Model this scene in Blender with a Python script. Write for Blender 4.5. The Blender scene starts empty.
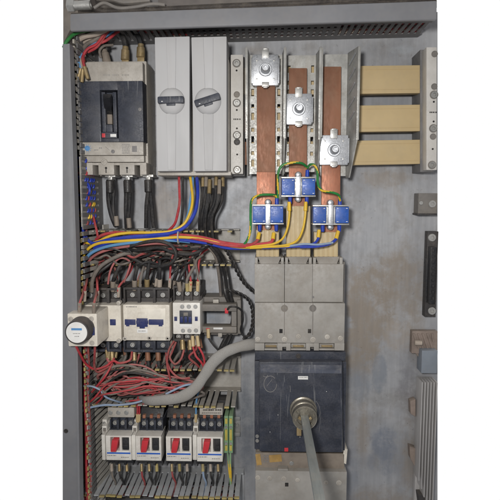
import bpy, bmesh, math, random
from mathutils import Vector, Matrix, Euler
random.seed(7)
SC = bpy.context.scene
COL = SC.collection

# ------------------------------------------------------------------ camera
# working frame in millimetres: x to the right, h up, d out of the mounting plate towards the viewer
DIST = 850.0
FPX = 500.0
PITCH = math.atan(50 / FPX)
YAW = math.atan(15 / FPX)
cam_d = bpy.data.cameras.new('camera')
cam = bpy.data.objects.new('camera', cam_d)
COL.objects.link(cam)
cam_d.sensor_fit = 'HORIZONTAL'
cam_d.sensor_width = 36
cam_d.lens = 36
cam_d.clip_start = 0.01
cam_d.clip_end = 100
cam.location = (0, -DIST / 1000, 0)
cam.rotation_euler = (math.pi / 2 - PITCH, 0, YAW)
SC.camera = cam
RM = Euler((math.pi / 2 - PITCH, 0, YAW)).to_matrix()

# ------------------------------------------------------------------ light
SC.view_settings.view_transform = 'Standard'
SC.view_settings.look = 'None'
SC.view_settings.exposure = 0
SC.view_settings.gamma = 1
world = bpy.data.worlds.new('World')
SC.world = world
world.use_nodes = True
wn = world.node_tree
wn.nodes.clear()
w_out = wn.nodes.new('ShaderNodeOutputWorld')
w_bg = wn.nodes.new('ShaderNodeBackground')
w_tc = wn.nodes.new('ShaderNodeTexCoord')
w_sep = wn.nodes.new('ShaderNodeSeparateXYZ')
wn.links.new(w_tc.outputs['Generated'], w_sep.inputs[0])
def w_range(sock, a, b):
    n = wn.nodes.new('ShaderNodeMapRange')
    n.inputs['From Min'].default_value = a
    n.inputs['From Max'].default_value = b
    wn.links.new(sock, n.inputs['Value'])
    return n.outputs[0]
def w_mix(f, a, b):
    n = wn.nodes.new('ShaderNodeMix')
    n.data_type = 'RGBA'
    wn.links.new(f, n.inputs[0])
    for s, v in ((n.inputs[6], a), (n.inputs[7], b)):
        if isinstance(v, tuple):
            s.default_value = v + (1,)
        else:
            wn.links.new(v, s)
    return n.outputs[2]
# the dim room in front of the cabinet (lighter overhead) and the bright surroundings behind it
room = w_mix(w_range(w_sep.outputs['Z'], -0.5, 0.8), (0.19, 0.19, 0.20), (0.42, 0.415, 0.41))
amb = w_mix(w_range(w_sep.outputs['Y'], 0.0, 0.12), room, (1.0, 1.0, 1.0))
wn.links.new(amb, w_bg.inputs['Color'])
w_bg.inputs['Strength'].default_value = 1.0
wn.links.new(w_bg.outputs[0], w_out.inputs[0])

def area_lamp(name, loc, target, size, power, color):
    l = bpy.data.lights.new(name, 'AREA')
    l.shape = 'DISK'
    l.size = size
    l.energy = power
    l.color = color
    o = bpy.data.objects.new(name, l)
    COL.objects.link(o)
    o.location = loc
    o.rotation_euler = (Vector(target) - Vector(loc)).to_track_quat('-Z', 'Y').to_euler()
    return o
area_lamp('key_lamp', (-0.075, -0.90, 0.07), (0.02, 0, -0.02), 0.07, 5.2, (1.0, 0.975, 0.94))

# ------------------------------------------------------------------ geometry helpers
def at(px, py, d):
    v = RM @ Vector(((px - 250) / FPX, (250 - py) / FPX, -1))
    t = (DIST - d) / v.y
    return Vector((v.x * t, v.z * t, d))

def xh(px, py, d):
    p = at(px, py, d)
    return p.x, p.y

class MB:
    def __init__(self):
        self.bm = bmesh.new()
    def _merge(self, tmp, mi=0):
        me = bpy.data.meshes.new('tmp')
        tmp.to_mesh(me)
        tmp.free()
        n = len(self.bm.faces)
        self.bm.from_mesh(me)
        if mi:
            self.bm.faces.ensure_lookup_table()
            for f in self.bm.faces[n:]:
                f.material_index = mi
        bpy.data.meshes.remove(me)
    def hexa(self, c, bev=0.0, seg=2, mi=0):
        """c: 8 corners, 0-3 the back loop, 4-7 the front loop"""
        t = bmesh.new()
        v = [t.verts.new(p) for p in c]
        for q in ((0, 1, 2, 3), (7, 6, 5, 4), (0, 4, 5, 1), (1, 5, 6, 2), (2, 6, 7, 3), (3, 7, 4, 0)):
            t.faces.new([v[i] for i in q])
        bmesh.ops.recalc_face_normals(t, faces=t.faces)
        if bev > 0:
            bmesh.ops.bevel(t, geom=t.edges[:], offset=bev, segments=seg, profile=0.6, affect='EDGES', clamp_overlap=True)
        self._merge(t, mi)
        return self
    def box(self, x0, x1, h0, h1, d0, d1, bev=0.5, mi=0):
        x0, x1 = min(x0, x1), max(x0, x1)
        h0, h1 = min(h0, h1), max(h0, h1)
        c = [(x0, h0, d0), (x1, h0, d0), (x1, h1, d0), (x0, h1, d0), (x0, h0, d1), (x1, h0, d1), (x1, h1, d1), (x0, h1, d1)]
        return self.hexa(c, bev, mi=mi)
    def pbox(self, px0, py0, px1, py1, d0, d1, bev=0.5, mi=0):
        a = at(px0, py0, d1)
        b = at(px1, py1, d1)
        return self.box(a.x, b.x, b.y, a.y, d0, d1, bev, mi)
    def rbox(self, cx, ch, w, hh, ang, d0, d1, bev=0.5):
        """box turned by ang degrees about the depth axis"""
        a = math.radians(ang)
        c = []
        for d in (d0, d1):
            for sx, sh in ((-1, -1), (1, -1), (1, 1), (-1, 1)):
                x, h = sx * w / 2, sh * hh / 2
                c.append((cx + x * math.cos(a) - h * math.sin(a), ch + x * math.sin(a) + h * math.cos(a), d))
        return self.hexa(c, bev)
    def prism(self, pts, d0, d1, bev=0.0):
        t = bmesh.new()
        lo = [t.verts.new((p[0], p[1], d0)) for p in pts]
        hi = [t.verts.new((p[0], p[1], d1)) for p in pts]
        t.faces.new(lo)
        t.faces.new(hi[::-1])
        n = len(pts)
        for i in range(n):
            t.faces.new((lo[i], hi[i], hi[(i + 1) % n], lo[(i + 1) % n]))
        bmesh.ops.recalc_face_normals(t, faces=t.faces)
        if bev > 0:
            bmesh.ops.bevel(t, geom=t.edges[:], offset=bev, segments=2, profile=0.6, affect='EDGES', clamp_overlap=True)
        self._merge(t)
        return self
    def lathe(self, x, h, d, prof, seg=24, axis=None):
        """prof: (radius, distance along the axis); axis defaults to the depth direction"""
        t = bmesh.new()
        ax = Vector(axis).normalized() if axis is not None else Vector((0, 0, 1))
        u = ax.orthogonal().normalized()
        w = ax.cross(u)
        o = Vector((x, h, d))
        rings = []
        for r, z in prof:
            if r <= 1e-6:
                rings.append([t.verts.new(o + ax * z)])
            else:
                rings.append([t.verts.new(o + ax * z + (u * math.cos(2 * math.pi * k / seg) + w * math.sin(2 * math.pi * k / seg)) * r) for k in range(seg)])
        for a, b in zip(rings, rings[1:]):
            for k in range(seg):
                q = []
                for v in (a[k % len(a)], a[(k + 1) % len(a)], b[(k + 1) % len(b)], b[k % len(b)]):
                    if v not in q:
                        q.append(v)
                if len(q) > 2:
                    t.faces.new(q)
        if len(rings[0]) > 1:
            t.faces.new(rings[0])
        if len(rings[-1]) > 1:
            t.faces.new(rings[-1])
        bmesh.ops.recalc_face_normals(t, faces=t.faces)
        self._merge(t)
        return self
    def cyl(self, p0, p1, r0, r1=None, seg=16, bev=0.0):
        p0, p1 = Vector(p0), Vector(p1)
        L = (p1 - p0).length
        r1 = r0 if r1 is None else r1
        b = min(bev, L / 3, r0 / 3, r1 / 3) if bev else 0
        prof = [(r0 - b, 0), (r0, b), (r1, L - b), (r1 - b, L)] if b else [(r0, 0), (r1, L)]
        return self.lathe(p0.x, p0.y, p0.z, prof, seg, p1 - p0)
    def tube(self, pts, r, seg=10, flat=1.0, stripe=None, per=7):
        P = smooth_path(pts, per)
        t = bmesh.new()
        rings = []
        n0 = None
        for i, p in enumerate(P):
            tan = (P[min(i + 1, len(P) - 1)] - P[max(i - 1, 0)])
            if tan.length < 1e-6:
                tan = Vector((0, 1, 0))
            tan.normalize()
            if n0 is None:
                n0 = tan.orthogonal().normalized() if flat == 1.0 else (Vector((0, 0, 1)) - tan * tan.z).normalized()
            else:
                n0 = (n0 - tan * n0.dot(tan))
                n0 = n0.normalized() if n0.length > 1e-6 else tan.orthogonal().normalized()
            bn = tan.cross(n0)
            rr = r(i / max(1, len(P) - 1)) if callable(r) else r
            rings.append([t.verts.new(p + n0 * math.cos(2 * math.pi * k / seg) * rr * flat + bn * math.sin(2 * math.pi * k / seg) * rr) for k in range(seg)])
        for i, (a, b) in enumerate(zip(rings, rings[1:])):
            for k in range(seg):
                f = t.faces.new((a[k], a[(k + 1) % seg], b[(k + 1) % seg], b[k]))
                if stripe and ((k + i // 2) % seg) < stripe:
                    f.material_index = 1
        t.faces.new(rings[0][::-1])
        t.faces.new(rings[-1])
        bmesh.ops.recalc_face_normals(t, faces=t.faces)
        self._merge(t)
        return self
    def sheet(self, f, us, vs, solid, th):
        """a perforated sheet: f(u, v) gives a point; cells where solid(i, j) is true get the thickness th"""
        t = bmesh.new()
        nrm = (f(us[-1], vs[0]) - f(us[0], vs[0])).cross(f(us[0], vs[-1]) - f(us[0], vs[0])).normalized()
        G, B = {}, {}
        for i, u in enumerate(us):
            for j, v in enumerate(vs):
                p = f(u, v)
                G[i, j] = t.verts.new(p)
                B[i, j] = t.verts.new(p - nrm * th)
        nu, nv = len(us) - 1, len(vs) - 1
        S = lambda i, j: 0 <= i < nu and 0 <= j < nv and solid(i, j)
        for i in range(nu):
            for j in range(nv):
                if not S(i, j):
                    continue
                t.faces.new((G[i, j], G[i + 1, j], G[i + 1, j + 1], G[i, j + 1]))
                t.faces.new((B[i, j], B[i, j + 1], B[i + 1, j + 1], B[i + 1, j]))
                for (di, dj, a, b) in ((-1, 0, (i, j), (i, j + 1)), (1, 0, (i + 1, j), (i + 1, j + 1)), (0, -1, (i, j), (i + 1, j)), (0, 1, (i, j + 1), (i + 1, j + 1))):
                    if not S(i + di, j + dj):
                        t.faces.new((G[a], G[b], B[b], B[a]))
        for v in [v for v in t.verts if not v.link_faces]:
            t.verts.remove(v)
        bmesh.ops.recalc_face_normals(t, faces=t.faces)
        self._merge(t)
        return self
    def screw(self, x, h, d, r, proud=1.4, seg=20):
        self.lathe(x, h, d, [(r, 0), (r, proud * .7), (r * .86, proud), (r * .5, proud), (r * .42, proud * .25), (0, proud * .25)], seg)
        return self
    def link(self, name, mats, org, parent=None):
        for e in self.bm.edges:
            e.smooth = len(e.link_faces) == 2 and e.calc_face_angle(0) < 0.62
        for f in self.bm.faces:
            f.smooth = True
        me = bpy.data.meshes.new(name)
        for v in self.bm.verts:
            c = v.co - org
            v.co = (c.x / 1000, -c.z / 1000, c.y / 1000)
        bmesh.ops.recalc_face_normals(self.bm, faces=self.bm.faces)
        self.bm.to_mesh(me)
        self.bm.free()
        for m in (mats if isinstance(mats, (list, tuple)) else [mats]):
            me.materials.append(m)
        o = bpy.data.objects.new(name, me)
        COL.objects.link(o)
        if parent is not None:
            o.parent = parent
        return o

def smooth_path(pts, per=7):
    P = [Vector(p) for p in pts]
    if len(P) == 2:
        return P
    Q = [P[0] * 2 - P[1]] + P + [P[-1] * 2 - P[-2]]
    out = []
    for i in range(1, len(Q) - 2):
        a, b, c, d = Q[i - 1], Q[i], Q[i + 1], Q[i + 2]
        for k in range(per):
            t = k / per
            out.append(0.5 * ((2 * b) + (c - a) * t + (2 * a - 5 * b + 4 * c - d) * t * t + (3 * b - a - 3 * c + d) * t ** 3))
    out.append(P[-1])
    return out

ORG = {}
def wl(v):
    return (v.x / 1000, -v.z / 1000, v.y / 1000)
def tag(o, label=None, cat=None, group=None, kind=None):
    if label: o['label'] = label
    if cat: o['category'] = cat
    if group: o['group'] = group
    if kind: o['kind'] = kind
    return o
def thing(name, label, cat, loc, group=None):
    o = bpy.data.objects.new(name, None)
    o.empty_display_size = 0.01
    COL.objects.link(o)
    loc = Vector(loc)
    o.location = wl(loc)
    ORG[o.name] = loc
    return tag(o, label, cat, group)
def part(mb, name, mat, parent, label=None):
    o = mb.link(name, mat, ORG[parent.name], parent)
    ORG[o.name] = ORG[parent.name]
    if label: o['label'] = label
    return o
def solo(mb, name, label, cat, mat, loc, group=None, kind=None):
    loc = Vector(loc)
    o = mb.link(name, mat, loc)
    o.location = wl(loc)
    ORG[o.name] = loc
    return tag(o, label, cat, group, kind)
def copy_tree(o, loc=None, label=None, group=None, parent=None, skip=()):
    c = o.copy()
    COL.objects.link(c)
    if parent is not None:
        c.parent = parent
    if loc is not None:
        c.location = wl(Vector(loc))
        ORG[c.name] = Vector(loc)
    if label: c['label'] = label
    if group: c['group'] = group
    for ch in list(o.children):
        if not any(ch.name.startswith(s) for s in skip):
            copy_tree(ch, parent=c)
    return c

# ------------------------------------------------------------------ materials
def lin(c):
    return tuple((v / 255 / 12.92 if v / 255 <= 0.04045 else ((v / 255 + 0.055) / 1.055) ** 2.4) for v in c)

class NT:
    def __init__(self, name):
        self.m = bpy.data.materials.new(name)
        self.m.use_nodes = True
        self.t = self.m.node_tree
        self.b = self.t.nodes['Principled BSDF']
        tc = self.t.nodes.new('ShaderNodeTexCoord')
        oi = self.t.nodes.new('ShaderNodeObjectInfo')
        ad = self.n('ShaderNodeVectorMath')
        ad.operation = 'MULTIPLY_ADD'
        self.t.links.new(oi.outputs['Random'], ad.inputs[0])
        ad.inputs[1].default_value = (3.1, 5.7, 4.3)
        self.t.links.new(tc.outputs['Object'], ad.inputs[2])
        self.raw = tc.outputs['Object']
        self.co = ad.outputs[0]
    def n(self, k):
        return self.t.nodes.new(k)
    def put(self, sock, v):
        if hasattr(v, 'is_linked'):
            self.t.links.new(v, sock)
        elif isinstance(v, tuple) and len(v) == 3 and sock.type == 'RGBA':
            sock.default_value = v + (1,)
        else:
            sock.default_value = v
    def noise(self, scale, detail=4, rough=0.6, dist=0.0, co=None, stretch=None):
        s = co or self.co
        if stretch:
            mp = self.n('ShaderNodeMapping')
            mp.inputs['Scale'].default_value = stretch
            self.t.links.new(s, mp.inputs[0])
            s = mp.outputs[0]
        x = self.n('ShaderNodeTexNoise')
        x.inputs['Scale'].default_value = scale
        x.inputs['Detail'].default_value = detail
        x.inputs['Roughness'].default_value = rough
        x.inputs['Distortion'].default_value = dist
        self.t.links.new(s, x.inputs['Vector'])
        return x.outputs['Fac']
    def rng(self, v, a, b, c=0.0, d=1.0, smooth=True):
        x = self.n('ShaderNodeMapRange')
        if smooth: x.interpolation_type = 'SMOOTHSTEP'
        self.put(x.inputs['Value'], v)
        x.inputs['From Min'].default_value = a
        x.inputs['From Max'].default_value = b
        x.inputs['To Min'].default_value = c
        x.inputs['To Max'].default_value = d
        return x.outputs[0]
    def mix(self, f, a, b):
        x = self.n('ShaderNodeMix')
        x.data_type = 'RGBA'
        self.put(x.inputs[0], f)
        self.put(x.inputs[6], a)
        self.put(x.inputs[7], b)
        return x.outputs[2]
    def math(self, op, a, b=0.0):
        x = self.n('ShaderNodeMath')
        x.operation = op
        self.put(x.inputs[0], a)
        self.put(x.inputs[1], b)
        return x.outputs[0]
    def bump(self, v, strength, dist=0.0004):
        x = self.n('ShaderNodeBump')
        x.inputs['Strength'].default_value = strength
        x.inputs['Distance'].default_value = dist
        self.put(x.inputs['Height'], v)
        self.t.links.new(x.outputs[0], self.b.inputs['Normal'])
    def done(self, col, rough, metal=0.0, spec=0.5):
        self.put(self.b.inputs['Base Color'], col)
        self.put(self.b.inputs['Roughness'], rough)
        self.put(self.b.inputs['Metallic'], metal)
        self.b.inputs['Specular IOR Level'].default_value = spec
        return self.m

DUST = lin((150, 140, 126))
def mat(name, rgb, rough=0.5, metal=0.0, var=0.16, scale=45, dust=0.25, bump=0.12, spec=0.4, scratch=0.0, stretch=None, dustc=None):
    t = NT(name)
    c = lin(rgb)
    lo = tuple(v * (1 - var) for v in c)
    hi = tuple(min(1, v * (1 + var)) for v in c)
    n1 = t.noise(scale, 5, 0.65, stretch=stretch)
    n2 = t.noise(scale * 9, 3, 0.6, stretch=stretch)
    col = t.mix(t.rng(n1, 0.32, 0.68), lo, hi)
    dn = t.math('ADD', t.math('MULTIPLY', t.noise(scale * 0.55, 6, 0.72, 0.6), 0.75), t.math('MULTIPLY', n2, 0.25))
    geo = t.n('ShaderNodeNewGeometry')
    sp = t.n('ShaderNodeSeparateXYZ')
    t.t.links.new(geo.outputs['Normal'], sp.inputs[0])
    up = t.rng(sp.outputs['Z'], 0.3, 0.9, 0.0, 0.55)
    df = t.math('MULTIPLY', t.math('ADD', t.rng(dn, 0.42, 0.68), up), dust)
    df = t.math('MINIMUM', df, 0.85)
    col = t.mix(df, col, dustc or DUST)
    if scratch > 0:
        sc = t.noise(scale * 3, 2, 0.5, 1.5, stretch=(1, 1, 0.06))
        sf = t.math('MULTIPLY', t.rng(sc, 0.66, 0.72), scratch)
        col = t.mix(sf, col, lin((165, 165, 165)))
    rg = t.rng(n2, 0.25, 0.75, max(0.05, rough - 0.1), min(1, rough + 0.12))
    t.bump(n2, bump)
    mt = metal
    if metal > 0:
        mt = t.math('MULTIPLY', t.math('SUBTRACT', 1.0, df), metal)
    return t.done(col, rg, mt, spec)

M = {}
M['light_grey'] = mat('light_grey_plastic', (178, 173, 165), 0.5, var=.12, dust=.42, dustc=lin((136, 126, 114)))
M['cover_grey'] = mat('cover_grey_plastic', (156, 153, 148), 0.55, var=.12, dust=.45, scale=22, dustc=lin((132, 123, 112)))
M['navy'] = mat('dark_navy_plastic', (50, 54, 65), 0.48, var=.2, dust=.24, scratch=.25, dustc=lin((120, 118, 120)))
M['black'] = mat('black_plastic', (38, 39, 43), 0.5, var=.2, dust=.25, dustc=lin((110, 104, 98)))
M['soot'] = mat('dusty_black_plastic', (58, 56, 57), 0.6, var=.25, dust=.45, dustc=lin((112, 104, 96)))
M['cream'] = mat('cream_plastic', (220, 214, 202), 0.45, var=.08, dust=.32, dustc=lin((140, 126, 110)))
M['white'] = mat('white_plastic', (224, 221, 214), 0.42, var=.06, dust=.3, dustc=lin((140, 128, 114)))
M['silver'] = mat('silver_paint', (178, 178, 179), 0.62, var=.05, dust=.1, scale=12, bump=.01, spec=.3, stretch=(1, 1, .15))
M['zinc'] = mat('zinc_plated_steel', (196, 199, 204), 0.36, metal=.75, var=.12, dust=.14, scale=60)
M['steel'] = mat('galvanised_steel', (178, 178, 176), 0.42, metal=.65, var=.15, dust=.25, scale=40, scratch=.15)
M['brass'] = mat('worn_brass', (158, 138, 100), 0.45, metal=.5, var=.2, dust=.35)
M['bushing'] = mat('yellow_passivated_steel', (136, 131, 120), 0.36, metal=.75, var=.22, dust=.2, scale=70)
M['copper'] = mat('aged_copper', (134, 92, 70), 0.6, metal=.2, var=.2, dust=.36, scale=30, stretch=(1, 1, .3), dustc=lin((150, 122, 100)))
M['copper_new'] = mat('bright_copper', (164, 108, 84), 0.5, metal=.35, var=.2, dust=.2, scale=40, stretch=(1, 1, .3), dustc=lin((190, 170, 150)))
M['insul'] = mat('cream_busbar_cover', (194, 172, 130), 0.5, var=.05, dust=.18, scale=14, bump=.04)
M['insul_v'] = mat('ribbed_cream_cover', (196, 177, 138), 0.5, var=.05, dust=.15, scale=14, bump=.04)
M['blue_t'] = mat('blue_transformer_plastic', (30, 84, 170), 0.42, var=.16, dust=.14, spec=.5)
M['sleeve'] = mat('blue_vinyl', (26, 62, 170), 0.4, var=.1, dust=.08)
M['yellow'] = mat('yellow_pvc', (222, 182, 50), 0.45, var=.08, dust=.14)
M['red'] = mat('red_pvc', (176, 50, 60), 0.5, var=.16, dust=.34)
M['darkred'] = mat('dusty_red_pvc', (150, 62, 64), 0.55, var=.2, dust=.4)
M['pink'] = mat('faded_red_pvc', (172, 100, 100), 0.55, var=.15, dust=.4)
M['blue'] = mat('blue_pvc', (30, 58, 168), 0.45, var=.12, dust=.12)
M['lightblue'] = mat('light_blue_pvc', (92, 146, 192), 0.5, var=.1, dust=.2)
M['paleblue'] = mat('pale_blue_pvc', (140, 160, 186), 0.55, var=.1, dust=.3)
M['green'] = mat('green_pvc', (36, 120, 56), 0.45, var=.12, dust=.1)
M['cable'] = mat('black_pvc', (36, 36, 38), 0.45, var=.25, dust=.36, dustc=lin((104, 98, 92)))
M['greycable'] = mat('dusty_grey_pvc', (112, 105, 100), 0.6, var=.2, dust=.5)
M['beige'] = mat('beige_pvc', (170, 158, 146), 0.6, var=.12, dust=.3)
M['duct'] = mat('grey_trunking_pvc', (170, 167, 161), 0.6, var=.12, dust=.35)
M['duct_dark'] = mat('dark_grey_trunking_pvc', (112, 111, 112), 0.6, var=.14, dust=.2)
M['duct_light'] = mat('pale_grey_trunking_pvc', (176, 180, 184), 0.55, var=.1, dust=.2)
M['tip'] = mat('yellow_finger_tip', (168, 152, 96), 0.6, var=.25, dust=.5)
M['tip_pale'] = mat('pale_finger_tip', (188, 182, 172), 0.6, var=.15, dust=.3)
M['paint'] = mat('cabinet_grey_paint', (122, 123, 127), 0.5, var=.07, dust=.14, scale=14, scratch=.05)
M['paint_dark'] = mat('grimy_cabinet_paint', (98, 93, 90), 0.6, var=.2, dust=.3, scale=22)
M['gasket'] = mat('rubber_gasket', (52, 47, 44), 0.7, var=.25, dust=.25)
M['sleeve_grey'] = None
M['heatsink'] = mat('heatsink_aluminium', (190, 188, 187), 0.5, metal=.3, var=.1, dust=.16, stretch=(1, 1, .15), scale=40)
M['bluegrey'] = mat('blue_grey_paint', (128, 136, 146), 0.5, var=.06, dust=.12)
M['redknob'] = mat('red_knob_plastic', (196, 52, 62), 0.4, var=.06, dust=.08)
M['marine'] = mat('dark_blue_plastic', (40, 50, 98), 0.45, var=.12, dust=.14)
M['stripe'] = mat('blue_print', (38, 94, 190), 0.5, var=.06, dust=.1)
M['dial_blue'] = mat('sky_blue_print', (86, 138, 188), 0.5, var=.08, dust=.12)
M['ink'] = mat('grey_print', (128, 126, 126), 0.6, var=.1, dust=.15)
M['paper'] = mat('white_sticker', (226, 226, 224), 0.6, var=.05, dust=.15)
M['tape'] = mat('amber_tape', (176, 142, 84), 0.4, var=.2, dust=.25)
M['hole'] = mat('dark_recess', (34, 33, 34), 0.8, var=.2, dust=.2)  # near-black; on holes and slots the colour stands in for their shade
M['greenterm'] = mat('green_terminal_plastic', (128, 164, 126), 0.5, var=.12, dust=.25)
M['yellowterm'] = mat('yellow_terminal_plastic', (190, 176, 84), 0.5, var=.12, dust=.25)
M['shaft'] = mat('zinc_shaft', (128, 135, 136), 0.45, metal=.4, var=.22, dust=.28, scale=50, stretch=(1, .12, 1))
M['dimgrey'] = mat('dusty_grey_plastic', (118, 114, 110), 0.6, var=.12, dust=.4)
M['bracket_steel'] = mat('dull_bracket_steel', (168, 168, 165), 0.5, metal=.45, var=.2, dust=.35, scale=50, scratch=.2)
M['slate'] = mat('slate_grey_plastic', (76, 78, 86), .5, var=.15, dust=.14)
M['support'] = mat('pale_grey_support_plastic', (198, 195, 190), 0.5, var=.06, dust=.2)
M['screw_dark'] = mat('dulled_steel_screw', (150, 150, 148), 0.45, metal=.6, var=.2, dust=.3)
M['duct_pale'] = mat('pale_trunking_pvc', (182, 179, 172), 0.6, var=.1, dust=.3)  # trunking grey lightened in the colour to make up for weak grazing light
M['browndust'] = mat('rusty_dusty_steel', (138, 124, 116), 0.65, metal=.1, var=.2, dust=.35)
M['strip_brown'] = mat('dusty_brown_plastic', (132, 122, 112), 0.6, var=.14, dust=.5)

def braid_mat():
    t = NT('braided_grey_sleeve')
    f = t.noise(1400, 2, .5)
    n = t.noise(30, 5, .6)
    col = t.mix(t.rng(f, .35, .65), lin((138, 136, 133)), lin((154, 152, 148)))
    col = t.mix(t.rng(n, .4, .7, 0, .45), col, lin((148, 142, 134)))
    t.bump(f, .12, .0003)
    return t.done(col, .7, 0, .3)
M['sleeve_grey'] = braid_mat()

def plate_mat(org):
    """galvanised plate: cool zinc, brown dried run marks and bare bluish patches"""
    t = NT('stained_galvanised_plate')
    co = t.raw
    big = t.noise(7, 6, .62, .1, co)
    mid = t.noise(26, 7, .7, .1, co)
    mott = t.rng(t.noise(44, 8, .72, .15, co), .34, .58, .35, 1.0)
    fine = t.noise(260, 4, .6, 0, co)
    brush = t.noise(160, 3, .6, 0, co, stretch=(1, 1, .08))
    col = t.mix(t.rng(big, .35, .65), lin((151, 153, 158)), lin((178, 179, 182)))
    col = t.mix(t.rng(mid, .46, .7, 0, .5), col, lin((146, 142, 138)))
    wob = t.math('ADD', t.math('MULTIPLY', t.noise(13, 6, .62, .3, co), 1.7), t.math('MULTIPLY', t.noise(60, 6, .7, .2, co), .8))
    sp = t.n('ShaderNodeSeparateXYZ')
    t.t.links.new(co, sp.inputs[0])
    def blob(px, py, rx, ry, colr, amt, soft=.35, rot=0.0):
        soft *= 1.5
        p = at(px, py, 0) - org
        cx, ch = p.x / 1000, p.y / 1000
        kx, kh = rx * 1.7 / 1000, ry * 1.7 / 1000
        dx = t.math('SUBTRACT', sp.outputs['X'], cx)
        dh = t.math('SUBTRACT', sp.outputs['Z'], ch)
        if rot:
            c, s = math.cos(math.radians(rot)), math.sin(math.radians(rot))
            ux = t.math('ADD', t.math('MULTIPLY', dx, c), t.math('MULTIPLY', dh, s))
            uh = t.math('ADD', t.math('MULTIPLY', dx, -s), t.math('MULTIPLY', dh, c))
            dx, dh = ux, uh
        a = t.math('POWER', t.math('ABSOLUTE', t.math('DIVIDE', dx, kx)), 2.0)
        b = t.math('POWER', t.math('ABSOLUTE', t.math('DIVIDE', dh, kh)), 2.0)
        r = t.math('SQRT', t.math('ADD', a, b))
        r = t.math('ADD', r, t.math('SUBTRACT', wob, 1.25))
        return t.rng(r, 1.0 - soft, 1.0, amt, 0.0), colr
    tan = lin((152, 143, 133))
    tan2 = lin((166, 157, 148))
    blu = lin((136, 142, 151))
    pale = lin((182, 188, 194))
    for bl in (blob(300, 215, 45, 60, pale, .35, .8), blob(375, 232, 34, 46, blu, .3, .8), blob(392, 178, 32, 12, tan, .65), blob(400, 205, 6, 34, tan, .5, .5, 14),
               blob(376, 305, 30, 52, tan, 1, .3), blob(362, 345, 22, 40, tan, 1, .25, -10), blob(398, 265, 22, 20, tan, .8, .4), blob(356, 300, 10, 26, tan, .9, .3), blob(415, 330, 14, 50, tan, .7, .4), blob(390, 400, 40, 14, lin((140, 138, 136)), .6, .5), blob(405, 285, 26, 66, tan, .75, .4), blob(350, 420, 12, 60, tan, .35, .5), blob(415, 400, 24, 50, lin((128, 122, 118)), .6, .5),
               blob(398, 336, 18, 24, tan2, .7, .25), blob(352, 290, 8, 28, tan, .7, .3), blob(380, 372, 9, 22, blu, .75, .25), blob(358, 385, 16, 26, blu, .55, .4),
               blob(408, 375, 16, 40, lin((128, 128, 134)), .6, .5), blob(364, 430, 9, 40, tan, .7, .4), blob(384, 448, 17, 36, lin((126, 133, 146)), .8, .4, 8), blob(410, 455, 13, 50, tan, .7, .4),
               blob(385, 500, 50, 16, tan, .7, .4), blob(372, 462, 6, 14, lin((112, 120, 136)), .4, .4), blob(350, 470, 10, 50, lin((140, 146, 158)), .5, .5),
               blob(105, 205, 12, 26, pale, .5, .5), blob(165, 205, 20, 30, tan2, .6, .4), blob(225, 205, 22, 26, pale, .45, .6), blob(245, 235, 8, 30, pale, .4, .5),
               blob(400, 50, 14, 5, pale, .5, .4), blob(255, 50, 14, 6, tan, .5, .5), blob(215, 310, 16, 40, lin((138, 150, 166)), .6, .5),
               blob(246, 430, 12, 80, lin((112, 118, 128)), .75, .5)):
        col = t.mix(t.math('MULTIPLY', bl[0], mott), col, bl[1])
    col = t.mix(t.rng(t.noise(90, 6, .75, .3, co), .6, .72, 0, .3), col, lin((190, 192, 192)))
    col = t.mix(t.rng(t.noise(120, 5, .7, .3, t.co), .62, .7, 0, .4), col, lin((96, 92, 88)))
    col = t.mix(t.rng(brush, .3, .7, 0, .16), col, lin((90, 94, 100)))
    t.bump(t.math('ADD', fine, t.math('MULTIPLY', brush, .6)), .16)
    return t.done(col, t.rng(mid, .3, .7, .5, .66), .22, .4)

# ------------------------------------------------------------------ small shared builders
def screws(parent, mat_, spots, name='screw'):
    for x, h, d, r in spots:
        part(MB().screw(x, h, d, r), name, mat_, parent)
def dashes(mb, px0, py, px1, d, th=0.5, seed=1):
    """a line of small printing too fine to read"""
    rnd = random.Random(seed)
    x = px0
    while x < px1:
        w = rnd.uniform(.5, 1.4)
        mb.pbox(x, py - th, min(px1, x + w), py + th, d - .3, d + .12, 0)
        x += w + rnd.uniform(.3, .6)
    return mb

# ------------------------------------------------------------------ the setting: mounting plate
org = at(250, 250, 0)
mb = MB()
tl, tr, br, bl_ = at(66, 12, 0), at(437.5, 12, 0), at(437.5, 530, 0), at(66, 530, 0)
mb.prism([(p.x, p.y) for p in (bl_, br, tr, tl)], -3, 0)
PLATE = solo(mb, 'mounting_plate', None, None, plate_mat(org), org, kind='structure')

# ------------------------------------------------------------------ cabinet frame
cab = thing('cabinet_frame', 'grey painted steel cabinet frame with side flange and top rail around the plate', 'cabinet', at(70, 250, 120))
D_FL = 128
mb = MB()
pts = [at(62.6, 44, D_FL), at(67.6, 44, D_FL), at(74.4, 250, D_FL), at(78.6, 530, D_FL), at(62.6, 530, D_FL)]
mb.prism([(p.x, p.y) for p in pts], D_FL - 2.5, D_FL, .5)
side = part(mb, 'side_flange', M['paint'], cab)
mb = MB()
a, b, c = at(67.8, 44, D_FL), at(74.6, 250, D_FL), at(78.8, 530, D_FL)
for p, q in ((a, b), (b, c)):
    mb.hexa([(p.x, p.y, D_FL - 14), (p.x + 3, p.y, D_FL - 14), (q.x + 3, q.y, D_FL - 14), (q.x, q.y, D_FL - 14),
             (p.x, p.y, D_FL + 1.5), (p.x + 3, p.y, D_FL + 1.5), (q.x + 3, q.y, D_FL + 1.5), (q.x, q.y, D_FL + 1.5)], 0)
part(mb, 'flange_return', M['paint'], cab)
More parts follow.
